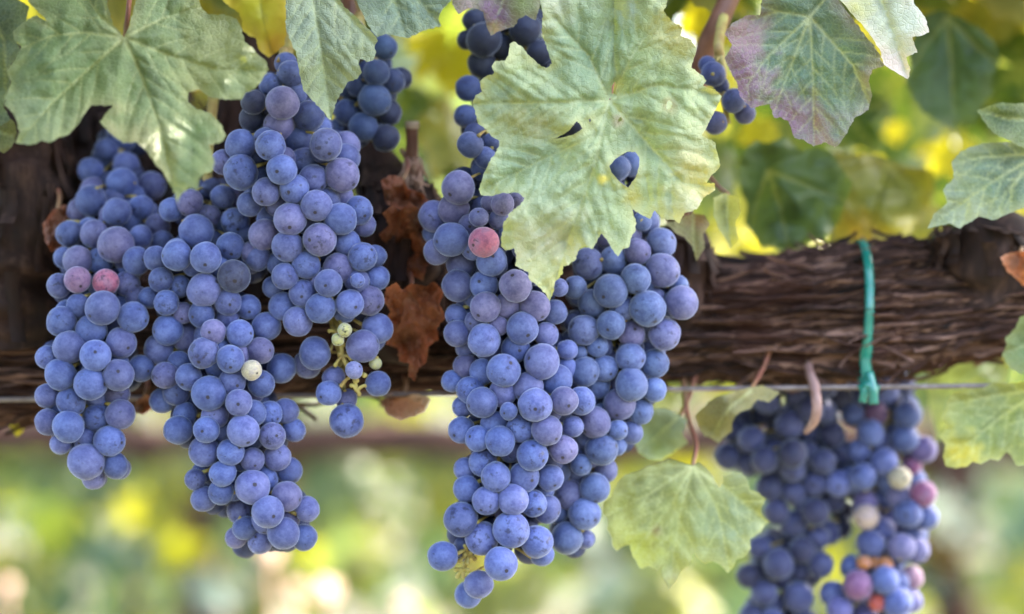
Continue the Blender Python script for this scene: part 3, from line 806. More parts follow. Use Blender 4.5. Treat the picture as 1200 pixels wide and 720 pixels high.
leaf('dark green blurred leaf resting on top of the vine arm left of the green tape', L8, [[(900,200),(915,245),(925,295)],[(900,200),(950,220),(990,235)],[(900,200),(885,240),(880,268)]], (.045,.075,.035), (.08,.11,.04), [(940,200,40,(.06,.09,.03),.5)], y0=.18, tilt=(.1,.1), wave=.010, seed=14, sec=False, petiole=False, mat=M_LEAF_FAR)
L8b = [(975,178),(1000,180),(1030,185),(1060,195),(1092,200),(1096,225),(1082,258),(1065,275),(1050,282),(1030,288),(1015,292),(1000,285),(985,287),(968,285),(978,255),(985,225)]
leaf('olive brown blurred leaf touching the vine arm above the green tape', L8b, [[(1040,190),(1025,240),(1010,290)],[(1040,190),(1070,230),(1070,270)]], (.09,.10,.022), (.15,.13,.03), [(1050,280,26,(.35,.3,.04),.7), (1010,280,26,(.25,.15,.03),.6)], y0=.23, tilt=(.1,.1), wave=.010, seed=15, sec=False, petiole=False, mat=M_LEAF_FAR)
L9 = [(1087,268),(1095,250),(1110,238),(1105,222),(1118,208),(1115,190),(1125,178),(1150,168),(1180,166),(1215,170),(1250,190),(1230,235),(1190,247),(1165,258),(1147,254),(1125,268),(1112,262)]
leaf('grey green leaf at the right edge above the vine arm, tip pointing left', L9, [[(1220,180),(1160,215),(1092,264)],[(1220,180),(1150,185),(1118,192)],[(1220,180),(1180,225),(1165,254)]], (.095,.145,.105), (.22,.24,.15), [(1140,255,26,(.24,.27,.19),.7)], y0=.06, tilt=(.05,-.2), wave=.003, seed=16, petiole=[(1260,120,.09),(1280,40,.1)])
L10 = [(1145,130),(1160,124),(1175,120),(1190,122),(1215,118),(1240,140),(1230,178),(1200,174),(1185,166),(1170,160),(1158,150)]
leaf('small dark green leaf at the right edge, overlapping the grey green leaf below it', L10, [[(1225,140),(1180,140),(1148,131)]], (.06,.09,.03), (.14,.16,.05), [], y0=.05, tilt=(0,-.3), wave=.004, seed=17, sec=False, petiole=[(1250,90,.08),(1270,20,.1)])
L11 = [(797,542),(785,538),(773,542),(760,546),(745,553),(733,556),(723,566),(718,580),(706,592),(706,601),(712,609),(711,620),(717,631),(718,640),(723,646),(731,640),(738,639),(741,652),(751,667),(760,664),(769,669),(777,661),(775,670),(777,678),(782,684),(784,692),(790,684),(795,676),(799,669),(806,665),(812,656),(814,648),(820,656),(827,661),(835,658),(845,663),(853,672),(860,664),(862,657),(875,650),(880,643),(879,632),(892,624),(896,616),(902,612),(894,604),(892,596),(898,585),(890,578),(879,574),(877,567),(875,561),(869,554),(862,553),(853,557),(847,557),(846,566),(843,572),(838,565),(834,557),(827,548),(819,542),(812,546)]
leaf('pale yellow green leaf hanging below the wire between the bunches', L11, [[(812,546),(797,600),(784,690)], [(812,546),(762,578),(712,604)], [(812,546),(842,600),(855,668)], [(812,546),(858,578),(898,612)], [(812,546),(780,600),(742,650)], [(812,546),(780,545),(745,555)]],
     (.20,.225,.085), (.27,.28,.09), [(730,610,30,(.28,.29,.07),.6), (755,650,28,(.34,.35,.06),.8), (860,610,45,(.17,.22,.15),.7), (790,680,20,(.34,.32,.22),.6), (865,560,20,(.25,.29,.22),.6), (770,622,7,(.15,.09,.04),.7)], y0=.075, tilt=(.02,-.15), cup=.03, wave=.005, seed=18, petiole=[(816,520,.09),(806,488,.11),(800,440,.13)], bulge=.0012)
L12 = [(914,460),(895,452),(875,455),(853,462),(842,464),(832,470),(820,482),(814,488),(818,498),(825,511),(833,514),(842,519),(850,512),(858,505),(858,495),(862,488),(870,482),(879,479),(888,468),(901,472)]
leaf('olive yellow withered leaf drooping over the wire beneath the vine arm', L12, [[(880,458),(855,478),(835,508)]], (.17,.15,.055), (.24,.2,.08), [(840,470,18,(.12,.10,.05),.6)], y0=.092, tilt=(.1,.1), wave=.008, seed=19, sec=False, petiole=[(895,430,.11),(905,400,.12)])
L13 = [(1110,470),(1118,460),(1130,458),(1150,455),(1165,448),(1180,450),(1215,445),(1250,490),(1225,535),(1215,550),(1203,544),(1193,546),(1186,536),(1180,530),(1170,540),(1160,538),(1150,544),(1140,541),(1133,547),(1120,549),(1108,546),(1105,535),(1108,522),(1101,512),(1110,500),(1103,490),(1108,480)]
leaf('yellow margined green leaf at the lower right edge below the wire', L13, [[(1222,455),(1165,495),(1112,540)],[(1222,455),(1200,500),(1205,540)],[(1222,455),(1160,465),(1112,474)]], (.13,.17,.055), (.27,.27,.07), [(1125,535,26,(.45,.38,.05),.85), (1165,470,26,(.17,.2,.10),.5), (1190,510,30,(.16,.19,.08),.5)], y0=.09, tilt=(0,-.1), wave=.005, seed=20, petiole=[(1260,400,.12),(1290,340,.14)])
L13b = [(1174,416),(1180,404),(1178,396),(1190,385),(1195,372),(1220,362),(1245,400),(1225,442),(1208,436),(1196,439),(1184,432)]
leaf('small bright green leaf at the right edge just above the wire', L13b, [[(1230,390),(1200,405),(1177,414)]], (.11,.16,.06), (.2,.22,.07), [], y0=.085, tilt=(0,-.1), wave=.004, seed=21, sec=False, petiole=[(1260,360,.11),(1280,320,.13)])
L14 = [(528,-20),(530,5),(537,17),(546,12),(555,10),(566,14),(570,30),(575,42),(582,38),(590,35),(602,32),(608,22),(616,18),(628,24),(633,2),(632,-20)]
leaf('small purple tinged leaf at the top edge over dark berries', L14, [[(600,-20),(588,5),(576,40)]], (.15,.16,.05), (.25,.2,.13), [(580,14,26,(.15,.06,.14),1), (545,5,16,(.3,.2,.2),.8), (580,34,10,(.42,.28,.18),.9), (615,5,20,(.17,.2,.05),.7)], y0=.03, tilt=(0,-.1), wave=.003, seed=22, sec=False)
L15 = [(-30,-30),(10,-30),(22,0),(34,8),(30,30),(18,45),(24,60),(10,80),(12,100),(4,125),(12,140),(-5,150),(-30,140)]
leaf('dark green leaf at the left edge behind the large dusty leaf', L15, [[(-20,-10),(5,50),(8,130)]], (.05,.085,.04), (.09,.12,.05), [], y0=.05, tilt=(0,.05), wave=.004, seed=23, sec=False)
leaf('small dark olive leaf low at the left edge above the vine arm', [(-25,128),(5,135),(16,142),(20,156),(14,172),(4,180),(-8,176),(-28,172)], [[(-20,150),(0,155),(16,160)]], (.07,.085,.02), (.11,.11,.02), [], y0=.06, wave=.003, seed=24, sec=False)
LY = [(255,-25),(262,2),(272,10),(280,15),(284,25),(283,35),(291,42),(300,45),(302,54),(307,62),(315,68),(325,61),(334,52),(338,0),(338,-25)]
leaf('bright yellow backlit leaf between the large corner leaf and the hanging lobe', LY, [[(300,-25),(308,20),(318,62)]], (.42,.36,.035), (.5,.36,.05), [(318,55,14,(.45,.26,.05),.8), (290,10,26,(.34,.34,.03),.6)], y0=.05, tilt=(.1,.1), wave=.004, seed=25, sec=False, mat=M_LEAF_FAR)
leaf('pale grey green leaf tucked behind the right side of the central bunch, under the wire', [(738,508),(745,492),(760,482),(778,478),(792,484),(806,492),(800,506),(806,520),(790,530),(775,540),(760,538),(748,530)], [[(796,488),(770,510),(748,530)]], (.2,.25,.17), (.28,.32,.2), [(775,530,14,(.16,.2,.03),.7)], y0=.11, tilt=(.1,0), wave=.005, seed=26, sec=False, petiole=[(806,470,.12),(815,440,.13)])
leaf('small yellow leaf below the wire at the left edge', [(2,478),(14,476),(28,476),(46,474),(44,484),(36,490),(30,500),(20,512),(12,500),(5,492)], [[(30,474),(24,490),(20,508)]], (.4,.36,.02), (.45,.4,.04), [], y0=.16, wave=.003, seed=27, sec=False, mat=M_LEAF_FAR, petiole=[(34,465,.165),(40,440,.16)])
leaf('pale yellow lobed leaf scrap hanging beside the right side of the large central leaf', [(836,232),(850,226),(866,232),(868,250),(862,262),(866,280),(856,292),(850,280),(842,268),(836,252)], [[(852,228),(852,255),(856,288)]], (.26,.28,.10), (.4,.38,.12), [(862,285,10,(.5,.45,.05),.8)], y0=.06, wave=.004, seed=28, sec=False, petiole=[(838,215,.09),(800,170,.11)])
leaf('small olive withered leaf below the right lobe of the central leaf', [(780,262),(795,258),(812,250),(826,252),(832,264),(824,274),(826,290),(816,306),(812,290),(802,278),(790,272)], [[(812,252),(812,275),(815,302)]], (.14,.13,.05), (.2,.16,.07), [(815,258,14,(.2,.09,.04),.8)], y0=.07, wave=.006, seed=29, sec=False, petiole=[(806,240,.1),(798,200,.12)])
leaf('grey green leaf far right below the wire, beside the lower right bunches', [(1088,420),(1110,412),(1140,418),(1165,410),(1185,425),(1180,450),(1170,470),(1150,475),(1130,490),(1110,500),(1098,520),(1092,490),(1086,455)], [[(1170,425),(1130,455),(1100,500)]], (.15,.19,.11), (.2,.23,.13), [], y0=.21, wave=.006, seed=30, sec=False, mat=M_LEAF_FAR, petiole=[(1190,380,.2),(1200,300,.18)])

def dry_leaf(label, outline, y0, seed, col=(.15, .05, .026)):
    rnd = random.Random(seed)
    o = np.array(outline, float); c0 = o.mean(0)
    w_, h_ = np.ptp(o[:, 0]), np.ptp(o[:, 1])
    j = (c0[0] + rnd.uniform(-.1, .1) * w_, o[:, 1].min() + .12 * h_)
    vs = [[j, (c0[0], c0[1]), (c0[0] + rnd.uniform(-.15, .15) * w_, o[:, 1].max() - .05 * h_)]]
    for sx in (-1, 1):
        vs.append([j, (c0[0] + sx * .22 * w_, c0[1] - .1 * h_), (c0[0] + sx * .42 * w_, c0[1] + .12 * h_)])
    dark = tuple(q * .4 for q in col); lite = tuple(min(q * 1.9, .6) for q in col)
    sp = [(rnd.uniform(o[:, 0].min(), o[:, 0].max()), rnd.uniform(o[:, 1].min(), o[:, 1].max()), rnd.uniform(.12, .3) * w_, rnd.choice((dark, lite, dark)), .7) for k in range(6)]
    leaf(label, outline, vs, col, lite, sp, y0=y0, tilt=(rnd.uniform(-.3, .3), rnd.uniform(-.2, .2)), cup=.2, wave=.018, crumple=.006, spacing=2.6, name='dried_leaf', cat='dead leaf', seed=seed, edge_w=4, bulge=.003, vein_vis=.6, mat=M_LEAF_DRY,
         petiole=[(j[0] + 3, j[1] - 18, y0 + .02), (j[0] - 4, j[1] - 34, y0 + .045)])
dry_leaf('crumpled red brown dead leaf between the left bunches and the central bunch', [(452,338),(464,331),(472,340),(482,332),(500,336),(508,330),(520,342),(515,356),(522,372),(512,384),(514,398),(502,406),(500,424),(490,432),(486,447),(478,440),(480,426),(468,424),(466,408),(452,404),(456,390),(446,380),(458,366),(450,354)], .05, 3, col=(.27, .085, .04))
dry_leaf('dark curled brown dead leaf against the old wood, above the red brown one', [(448,250),(460,240),(468,248),(480,238),(494,246),(508,236),(514,252),(504,262),(518,280),(506,290),(514,308),(500,312),(496,330),(480,320),(466,328),(460,312),(448,306),(456,290),(444,276),(456,264)], .062, 4)
dry_leaf('brown dead leaf curled beside the pruned stub', [(446,212),(458,205),(472,208),(478,222),(494,226),(505,238),(490,250),(470,246),(452,238)], .06, 5)
dry_leaf('small orange brown dead leaf at the right edge on the vine arm', [(1172,302),(1185,296),(1210,294),(1216,320),(1200,336),(1190,326),(1180,318)], .085, 6, col=(.33, .12, .05))
dry_leaf('pale pinkish dead leaf curl on the wire below the red brown leaf', [(444,470),(456,462),(472,464),(490,462),(505,468),(498,482),(484,488),(470,492),(455,486)], .09, 7, col=(.42, .24, .17))
dry_leaf('red brown dead leaf scrap behind the far left bunch', [(50,262),(62,246),(76,240),(88,252),(86,272),(78,290),(60,296),(52,282)], .07, 8)
dry_leaf('dark red dead leaf scrap between the two left bunches at the wire', [(160,470),(172,462),(184,468),(180,478),(168,486),(158,482)], .08, 9)
def tendril():
    V, F = [], []
    tube_into(V, F, [P(944, 418, .125), P(951, 442, .105), P(956, 462, .0905), P(957, 480, .088), P(953, 496, .092), P(944, 507, .098)], [.0020, .0025, .0025, .0021, .0013], 12, 12, .35)
    tag(link_mesh('dry_cane_piece', V, F, mat_simple('pinkish_cane', (.33, .2, .17), (.22, .12, .10), 90, .6)), 'curved pinkish piece of dry cane hanging from the wire over dark berries', 'cane piece')
tendril()

# ------------------------------------------------------------------ bunches
BLUE = (0.068, 0.095, 0.262); PURP = (0.104, 0.100, 0.225); DEEP = (0.040, 0.055, 0.15); SHADE_INK = (0.022, 0.026, 0.06)  # the ink tone puts shade into the skin of berries in dark gaps
PINK = (0.32, 0.10, 0.17); PINK2 = (0.17, 0.10, 0.20); CREAM = (0.40, 0.36, 0.25); GREENB = (0.36, 0.36, 0.14); MAG = (0.20, 0.07, 0.16); AMB = (0.42, 0.16, 0.03); RED = (0.36, 0.06, 0.03); ROSE = (0.26, 0.15, 0.2)  # amber and red put sun passing through the berries into the skin colour
def berry_mesh(seed):
    rnd = random.Random(seed)
    nu, nv = 28, 18
    V, F = [(0, 0, 1)], []
    for i in range(1, nv):
        th = math.pi * i / nv
        for s in range(nu):
            a = 2 * math.pi * s / nu
            V.append((math.sin(th) * math.cos(a), math.sin(th) * math.sin(a), math.cos(th)))
    V.append((0, 0, -1))
    amp = rnd.uniform(.03, .06) if seed < 5 else .07
    W = []
    for v in V:
        v = Vector(v)
        k = 1 + amp * noise.noise(v * 1.3 + Vector((seed * 7.7, 0, 0))) + amp * .35 * noise.noise(v * 3.5 + Vector((seed * 3.1, 2, 0)))
        if seed >= 5: k += .03 * (abs(noise.noise(v * 3 + Vector((seed, 1, 1)))) * 2 - .5)
        z = v.z
        k -= 0.035 * math.exp(-((1 - z) / .012)) + .06 * math.exp(-((1 + z) / .03))
        W.append(v * k)
    for s in range(nu): F.append((0, 1 + s, 1 + (s + 1) % nu))
    for i in range(nv - 2):
        for s in range(nu):
            a = 1 + i * nu + s; b = 1 + i * nu + (s + 1) % nu
            F.append((a, a + nu, b + nu, b))
    l = len(W) - 1
    for s in range(nu): F.append((l, 1 + (nv - 2) * nu + (s + 1) % nu, 1 + (nv - 2) * nu + s))
    me = bpy.data.meshes.new('berry'); me.from_pydata(W, [], F)
    me.polygons.foreach_set('use_smooth', [True] * len(F)); me.materials.append(M_BERRY)
    return me
BM = [berry_mesh(s) for s in range(6)]

def bunch(label, berries, axis_y, base, alt, env=(), depth=1.0, fill=60, seed=1, peduncle=None, group='bunches of dark blue wine grapes', dark=0.0, lean=None, nofill=None, knobs=(), hub=None, maxpart=98, behind=True):
    """berries: (px, py, r px, layer[, colour[, shape]]) as seen; hidden ones are packed behind and inside"""
    rnd = random.Random(seed)
    B = [dict(x=b[0], y=b[1], r=b[2] * 1.07, L=b[3], col=b[4] if len(b) > 4 else None, k=b[5] if len(b) > 5 else None) for b in berries]
    env = [(b['x'], b['y'], b['r']) for b in B] + list(env)
    top = min(e[1] - e[2] for e in env); bot = max(e[1] + e[2] for e in env)
    def bounds(py):
        l, r = 1e9, -1e9
        for ex, ey, er in env:
            q = abs(ey - py)
            if q < er + 9:
                h = math.sqrt(max(er * er - min(q, er) ** 2, (er * .35) ** 2)); l = min(l, ex - h); r = max(r, ex + h)
        return l, r
    def prof(px, py):
        l, r = bounds(py)
        c, h = (l + r) / 2, max((r - l) / 2, 12)
        u = min(abs(px - c) / h, 1)
        return c, h, min(h, 88) * depth * math.sqrt(max(0, 1 - u ** 2.2))
    placed = []
    for b in sorted(B, key=lambda b: (b['L'], -b['r'])):
        c, h, d = prof(b['x'], b['y'])
        d = max(d - b['r'] * .8, 0)
        y = -d + (0, .45, 1.3)[b['L']] * b['r']
        for q in placed:
            D = math.hypot(q['x'] - b['x'], q['y'] - b['y']); R = (q['r'] + b['r']) * .84
            if D < R: y = max(y, q['yy'] + math.sqrt(R * R - D * D))
        b['yy'] = y; b['c'] = c; placed.append(b)
    n = 0; tries = 0
    X = np.array([[q['x'], q['y'], q['yy'], q['r'], 1.0] for q in placed])
    while n < fill and tries < 40000:
        tries += 1
        py = rnd.uniform(top, bot); l, r = bounds(py)
        if r < l: continue
        rr = rnd.uniform(13.5, 18.5)
        if r - l < 2.2 * rr: continue
        px = rnd.uniform(l + rr * 1.05, r - rr * 1.05)
        l1, r1 = bounds(py - rr * .8); l2, r2 = bounds(py + rr * .8)
        if r1 < l1 or r2 < l2 or px - rr * .8 < max(l1, l2) or px + rr * .8 > min(r1, r2): continue
        c, h, d = prof(px, py)
        if d < rr * .3 or abs(px - c) > .66 * h: continue
        if nofill and py > nofill: continue
        yy = rnd.uniform(-d + rr * 2.1, max(d, -d + rr * 2.4))
        D2 = (X[:, 0] - px) ** 2 + (X[:, 1] - py) ** 2; Rs = X[:, 3] + rr
        if np.any((D2 < (Rs * .70) ** 2) & (yy < X[:, 2] + 3) & (X[:, 4] > 0)): continue
        if np.any(D2 + (X[:, 2] - yy) ** 2 < (Rs * .78) ** 2): continue
        placed.append(dict(x=px, y=py, r=rr, L=None, col=None, k=None, yy=yy, c=c)); n += 1
        X = np.vstack([X, [px, py, yy, rr, 0.0]])
    ay = (lambda py: axis_y + (lean[1] * max(0, (lean[0] - py) / (lean[0] - top)) ** 1.3 if lean else 0))
    t = thing('grape_bunch', P((bounds(top + 20)[0] + bounds(top + 20)[1]) / 2, top, axis_y), label, 'grapes', group)
    off = Vector(t.location)
    SV, SF = [], []
    cl = []
    py = top
    while py < bot - 12:
        l, r = bounds(py); cl.append((py, (l + r) / 2)); py += 16
    sm = [(cl[i][0], sum(c for _, c in cl[max(0, i - 3):i + 4]) / len(cl[max(0, i - 3):i + 4])) for i in range(len(cl))]
    rach = [P(c, y, ay(y) + .008) for y, c in sm]
    if len(rach) > 2: tube_into(SV, SF, rach, [.0026, .0018, .0010], 8, 2, .2)
    if peduncle: tube_into(SV, SF, [P(*q) for q in peduncle] + [rach[0]], [.0028, .0026, .0026], 9, 6, .15)
    extra = []
    order = sorted(range(len(placed)), key=lambda i: (placed[i]['L'] is None, placed[i]['yy'] if placed[i]['L'] is None else 0))
    cnt = 0
    for i in order:
        b = placed[i]
        dy = ay(b['y']) + b['yy'] * MM
        p = P(b['x'], b['y'], dy); s = (DIST + dy) / DIST * MM
        outv = Vector(((b['x'] - b['c']) * .9, b['yy'] * .8, -16)) + Vector((rnd.gauss(0, 22), rnd.gauss(4, 18), rnd.gauss(0, 22)))
        outv.normalize()
        me = BM[5] if b['k'] == 'w' else BM[rnd.randrange(5)]
        col = b['col']
        if col is None:
            f = rnd.random() ** 2.4 if alt else 0
            col = tuple(x * (1 - f) + y * f for x, y in zip(base, alt or base))
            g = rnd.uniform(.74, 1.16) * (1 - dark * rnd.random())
            col = tuple(x * g for x in col)
        qt = outv.to_track_quat('Z', 'Y') @ Quaternion((0, 0, 1), rnd.uniform(0, 6.28))
        el = rnd.uniform(.93, 1.07)
        R = b['r'] * s
        # stalk
        sp = min(range(len(sm)), key=lambda z: abs(sm[z][0] - (b['y'] - 14)))
        root = rach[sp]; e0 = p - outv * R * .93
        if b['L'] is not None and (e0 - root).length < .045:
            tube_into(SV, SF, [root, root.lerp(e0, .5) + Vector((0, 0, .0012)), e0], [.0008, .0005, .0010], 6, 3)
        cnt += 1
        if cnt <= maxpart:
            o = bpy.data.objects.new('berry', me); C.objects.link(o)
            o.parent = t; o.location = p - off; o.rotation_mode = 'QUATERNION'; o.rotation_quaternion = qt
            o.scale = (R, R, R * el); o.color = (*col, 1)
            if b['col'] in (PINK, PINK2): o['label'] = 'pink unripe berry'
            elif b['col'] in (CREAM, GREENB): o['label'] = 'pale green unripe berry'
            elif b['col'] == MAG: o['label'] = 'magenta half ripe berry'
            elif b['col'] in (AMB, RED): o['label'] = 'amber red berry with sun glow put into its colour'
            elif b['col'] == ROSE: o['label'] = 'pale rose berry'
        else:
            extra.append((me, p, qt, R, el))
    for (kx, ky, kr, kd) in knobs:
        dy = ay(ky) + kd * MM; p = P(kx, ky, dy)
        sp = min(range(len(sm)), key=lambda z: abs(sm[z][0] - (ky - 10)))
        rt = rach[sp]
        if hub:
            hp = min(hub, key=lambda z: (z[0] - kx) ** 2 + (z[1] - ky) ** 2)
            rt = P(hp[0], hp[1], ay(hp[1]) + hp[2] * MM)
        tube_into(SV, SF, [rt, rt.lerp(p, .55) + Vector((0, -.0006, .0008)), p], [.0011, .0008, .001], 6, 4)
        ball_into(SV, SF, p, kr * MM * 1.35)
    if hub: tube_into(SV, SF, [rach[min(range(len(sm)), key=lambda z: abs(sm[z][0] - hub[0][1] + 30))]] + [P(z[0], z[1], ay(z[1]) + z[2] * MM) for z in hub], [.0014, .0013, .001], 8, 5, .2)
    link_mesh('stalk', SV, SF, M_STALK, t)
    if extra:
        Vs, Fs = [], []; bs = 0
        for me, p, qt, R, el in extra:
            Mx = qt.to_matrix()
            for v in me.vertices: Vs.append(p + Mx @ Vector((v.co.x * R, v.co.y * R, v.co.z * R * el)))
            Fs += [tuple(z + bs for z in q.vertices) for q in me.polygons]; bs = len(Vs)
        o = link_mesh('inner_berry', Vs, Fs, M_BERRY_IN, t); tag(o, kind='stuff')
    return t
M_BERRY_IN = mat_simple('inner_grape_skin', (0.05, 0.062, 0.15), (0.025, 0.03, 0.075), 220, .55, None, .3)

A = [(106,200,14,2),(148,194,15,2),(143,216,18,1),(107,236,18,0),(95,247,15,2),(137,249,16,0),(165,244,15,1),(178,218,16,2),(81,274,15,1),(110,274,15,1),(136,287,20,0),(160,306,16,1),(118,306,15,1),(91,306,17,1),(75,302,12,2),(185,265,14,2),(190,285,14,2),
 (91,328,15,0,PINK2),(124,331,15,0,PINK),(69,335,14,1),(149,333,14,2),(92,359,14,1),(120,361,19,0),(156,372,17,0),(144,352,12,2),(161,349,13,2),(72,377,17,1),(107,387,17,1),(142,402,17,0),(81,407,18,1),(112,417,17.5,0),(55,419,13,1),(71,439,18,0),(139,440,17.5,0),(106,450,18,0),(165,432,15,2),(55,464,13.5,1),(83,471,16,0),(137,461,14,2),(113,489,16,1),(141,486,17,1),(56,495,15,1),(80,500,18,0),(128,517,17,0),(99,514,13,2),(71,520,12,2),(101,541,20,0),(135,546,15,1),(110,560,13,1),(141,549,12,2)]
bunch('far left bunch of blue grapes with two pink berries, hanging past the wire', A, .034, BLUE, PURP, [(150,165,26),(120,180,26)], fill=120, seed=1, lean=(360, .11), peduncle=[(150,60,.12),(140,120,.07)])
Bb = [(222,237,15,1),(200,246,13,1),(261,231,14,2),(278,230,13,2),(230,271,19,0),(245,254,14,2),(276,260,16,1),(265,263,13,2),(270,289,16,2),(207,300,17,0),(241,302,17.5,0),(183,303,14,1),(274,324,18.5,0,(.035,.04,.085)),(239,340,18.5,0),(210,336,13,1),(189,328,14,1),(175,349,12,2),(195,355,14,1),(267,354,15,1),(236,369,15,1),(215,367,12,2),(267,372,13,1),(291,360,14,2),(197,387,17,1),(217,395,16,1),(250,389,14,0,PURP),(281,391,15.5,0),(239,414,17,0),(270,421,15.5,0),(186,409,17,1),(210,425,13,2),(194,440,15,1),(221,442,15,1),(207,460,15,1),(245,461,19.5,0),(272,448,15,1),(295,434,11.5,0,CREAM),(190,470,14,2),(312,383,16,1),(305,411,15,1),(306,450,15,1),(330,432,17,2),(280,472,15,0),(297,484,14,1),(316,485,14,1),(217,486,14,1),(252,487,15,2),(209,504,16,0),(242,504,14.5,0),(285,505,18,0),(319,511,15,1),(335,482,14,2),(344,504,13,2),(239,529,17.5,1),(270,530,15,0),(296,539,13.5,1),(325,536,15,1),(339,551,14.5,1),(261,555,14.5,0),(237,554,12,2),(229,562,12,1),(296,571,19.5,0),(259,577,14.5,0),(239,585,14,1),(336,582,17,1),(360,597,14.5,1),(280,599,13.5,1),(314,600,18,0),(287,619,14,1),(332,625,18,0),(305,635,14,1),(277,630,12,2),(356,630,15,1),(275,575,12,2)]
bunch('long second bunch from the left with one cream berry, ending lowest of the left bunches', Bb, .036, BLUE, PURP, [(240,240,34),(300,300,30)], fill=150, seed=2, lean=(320, .025), peduncle=[(255,80,.12),(245,160,.07)])
Cc = [(331,121,19,0,PURP),(327,147,17,1,PURP),(317,171,17,0),(297,120,14,1,SHADE_INK),(295,139,14,2,SHADE_INK),(282,170,17,1),(282,202,20,1),(341,87,15,1),(335,75,13,2),(361,136,18,2,DEEP),(349,165,16,2,DEEP),(382,169,18,0),(406,170,15,2),(406,185,16,1),(356,190,16,1),(330,199,17,0),(401,205,19,0,PURP),(367,210,16.5,1),(302,207,13,2),(262,190,14,2),
 (312,225,15.5,0),(345,222,16.5,0),(371,241,17.5,0),(340,257,18.5,0),(292,240,14,1),(309,275,17,1,PURP),(337,289,18,0),(375,281,18.5,0),(399,257,18,0),(420,247,16,1),(427,264,13,2),(406,284,15,2),(302,302,15,1),(359,310,16,0),(334,324,15,1),(396,315,17,1),(425,301,16,1),(385,332,15.5,0),(419,329,8,0),(441,326,15,1),(355,344,15.5,0),(410,356,16,0),(432,352,17,1),(376,361,16.5,0),(331,359,15.5,1),(320,337,12,2),(349,377,17,0),(440,300,12,2),
 (369,414,18.5,0),(360,427,16,1),(425,406,18,0),(442,385,17,1),(437,398,14,1),(345,112,14,2),(374,150,14,2),(318,100,13,2),(343,146,13,2),(300,185,13,2),(415,434,10,0,(.14,.15,.3)),(391,443,13,1),(385,461,14,0),(406,468,12,1),(443,450,14,1),(406,493,19,0),(404,387,8,0,GREENB),(396,398,7,0,GREENB),(440,426,7,1,GREENB)]  # the small paler blue berry has its shine put into the colour
bunch('third bunch from the left whose straggly tip shows bare yellow stalks', Cc, .03, BLUE, PURP, [(310,150,24),(330,105,34),(360,160,40),(350,130,36)], fill=150, seed=3, depth=.85, peduncle=[(345,0,.11),(338,60,.07)], knobs=[(398,415,2.5,-14),(404,424,2.2,-18),(393,428,2.2,-14),(411,420,2.4,-16),(418,446,2.4,-22),(430,452,2.2,-18),(427,440,2.4,-22),(412,452,2,-20),(400,452,2,-20),(386,388,2,-14),(402,404,2.5,-16),(421,462,2,-16)], nofill=365, hub=[(398,392,-8),(402,418,-14),(414,440,-18),(418,458,-17)])
Dd = [(451,56,14,1),(449,72,9,1),(441,85,15,0),(460,95,14,1),(470,92,12,2,SHADE_INK),(419,101,12,1),(439,117,18,0),(407,132,15,1),(426,149,16,1),(452,162,15,1,SHADE_INK),(456,132,14,2,SHADE_INK),(395,120,14,2),(400,150,13,2)]
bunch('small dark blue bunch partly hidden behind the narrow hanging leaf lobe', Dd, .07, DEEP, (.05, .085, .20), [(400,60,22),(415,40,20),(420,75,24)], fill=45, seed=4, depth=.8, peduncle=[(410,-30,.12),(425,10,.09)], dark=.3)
E = [(551,170,15,1,DEEP),(575,167,11,1,DEEP),(569,185,13,1),(565,200,12,2),(537,220,19,0),(532,245,17.5,0,PURP),(509,254,18,1),(529,281,19,0),(561,255,11,0),(567,284,17,0,PINK),(585,257,12,1),(589,239,13,1,PURP),(606,236,11,1,PURP),(575,238,11,2),(512,295,15,1),(540,310,16,1),(576,306,17,1),(506,274,10,2),
 (536,335,18,1),(567,334,16,1),(604,335,18,0,PURP),(569,360,17,0,PURP),(555,347,13,1),(594,359,15,0,PURP,'w'),(627,359,17,0,PURP),(547,355,11,2),(535,370,13,1),(557,377,12,1),(650,366,14,1),(655,337,10,1),(584,382,11,0,PURP),(612,385,18,0),(567,399,18,0),(536,391,15,1),(604,409,16,1),(640,392,14,2),(635,424,20,0),(590,434,19,0),(565,436,14,1),(547,407,13,2),(546,430,14,1),(619,454,17,0),(589,461,16,1),(652,445,17,1),(664,432,12,1),(551,457,15,1),(530,447,12,2),(565,472,17,0),(627,475,19,0),(661,470,16,0),(681,470,16,1),(665,410,11,2),
 (596,482,10,0),(541,504,15,1),(542,477,12,2),(560,514,14.5,0),(586,517,17,0),(610,503,16,0),(641,504,17,0),(624,534,17.5,0),(566,542,16,1),(660,527,16,0,PURP),(671,500,12,1),(545,550,13,1),(581,559,17,0),(614,559,17.5,1),(547,573,15,1),(645,560,15,1),(635,574,14,1),(570,587,16,0),(601,586,17.5,0),(625,590,15,0),(641,597,16,1),(540,609,19,0),(565,631,19,0),(599,621,20,0),(629,635,18,1),(587,661,18.5,0),(519,652,16.5,0),(561,685,16.5,0),(549,697,15,1),(635,650,13,2)]
bunch('big central bunch of blue grapes under the pale leaf, with one pink berry', E, .034, BLUE, PURP, [(610,280,30),(620,225,30),(600,200,25),(648,300,25)], fill=180, seed=5, peduncle=[(640,60,.1),(610,150,.05)], knobs=[(545,650,2.5,-20),(538,658,2.2,-16),(548,660,2.2,-22),(556,655,2.4,-14),(541,668,2.4,-14),(534,668,2.2,-12),(552,648,2,-22),(545,640,2,-22),(549,668,2,-20),(536,676,2.2,-10),(558,646,2,-14),(543,676,2,-14)], nofill=645, hub=[(556,632,-6),(549,652,-15),(542,670,-12)])
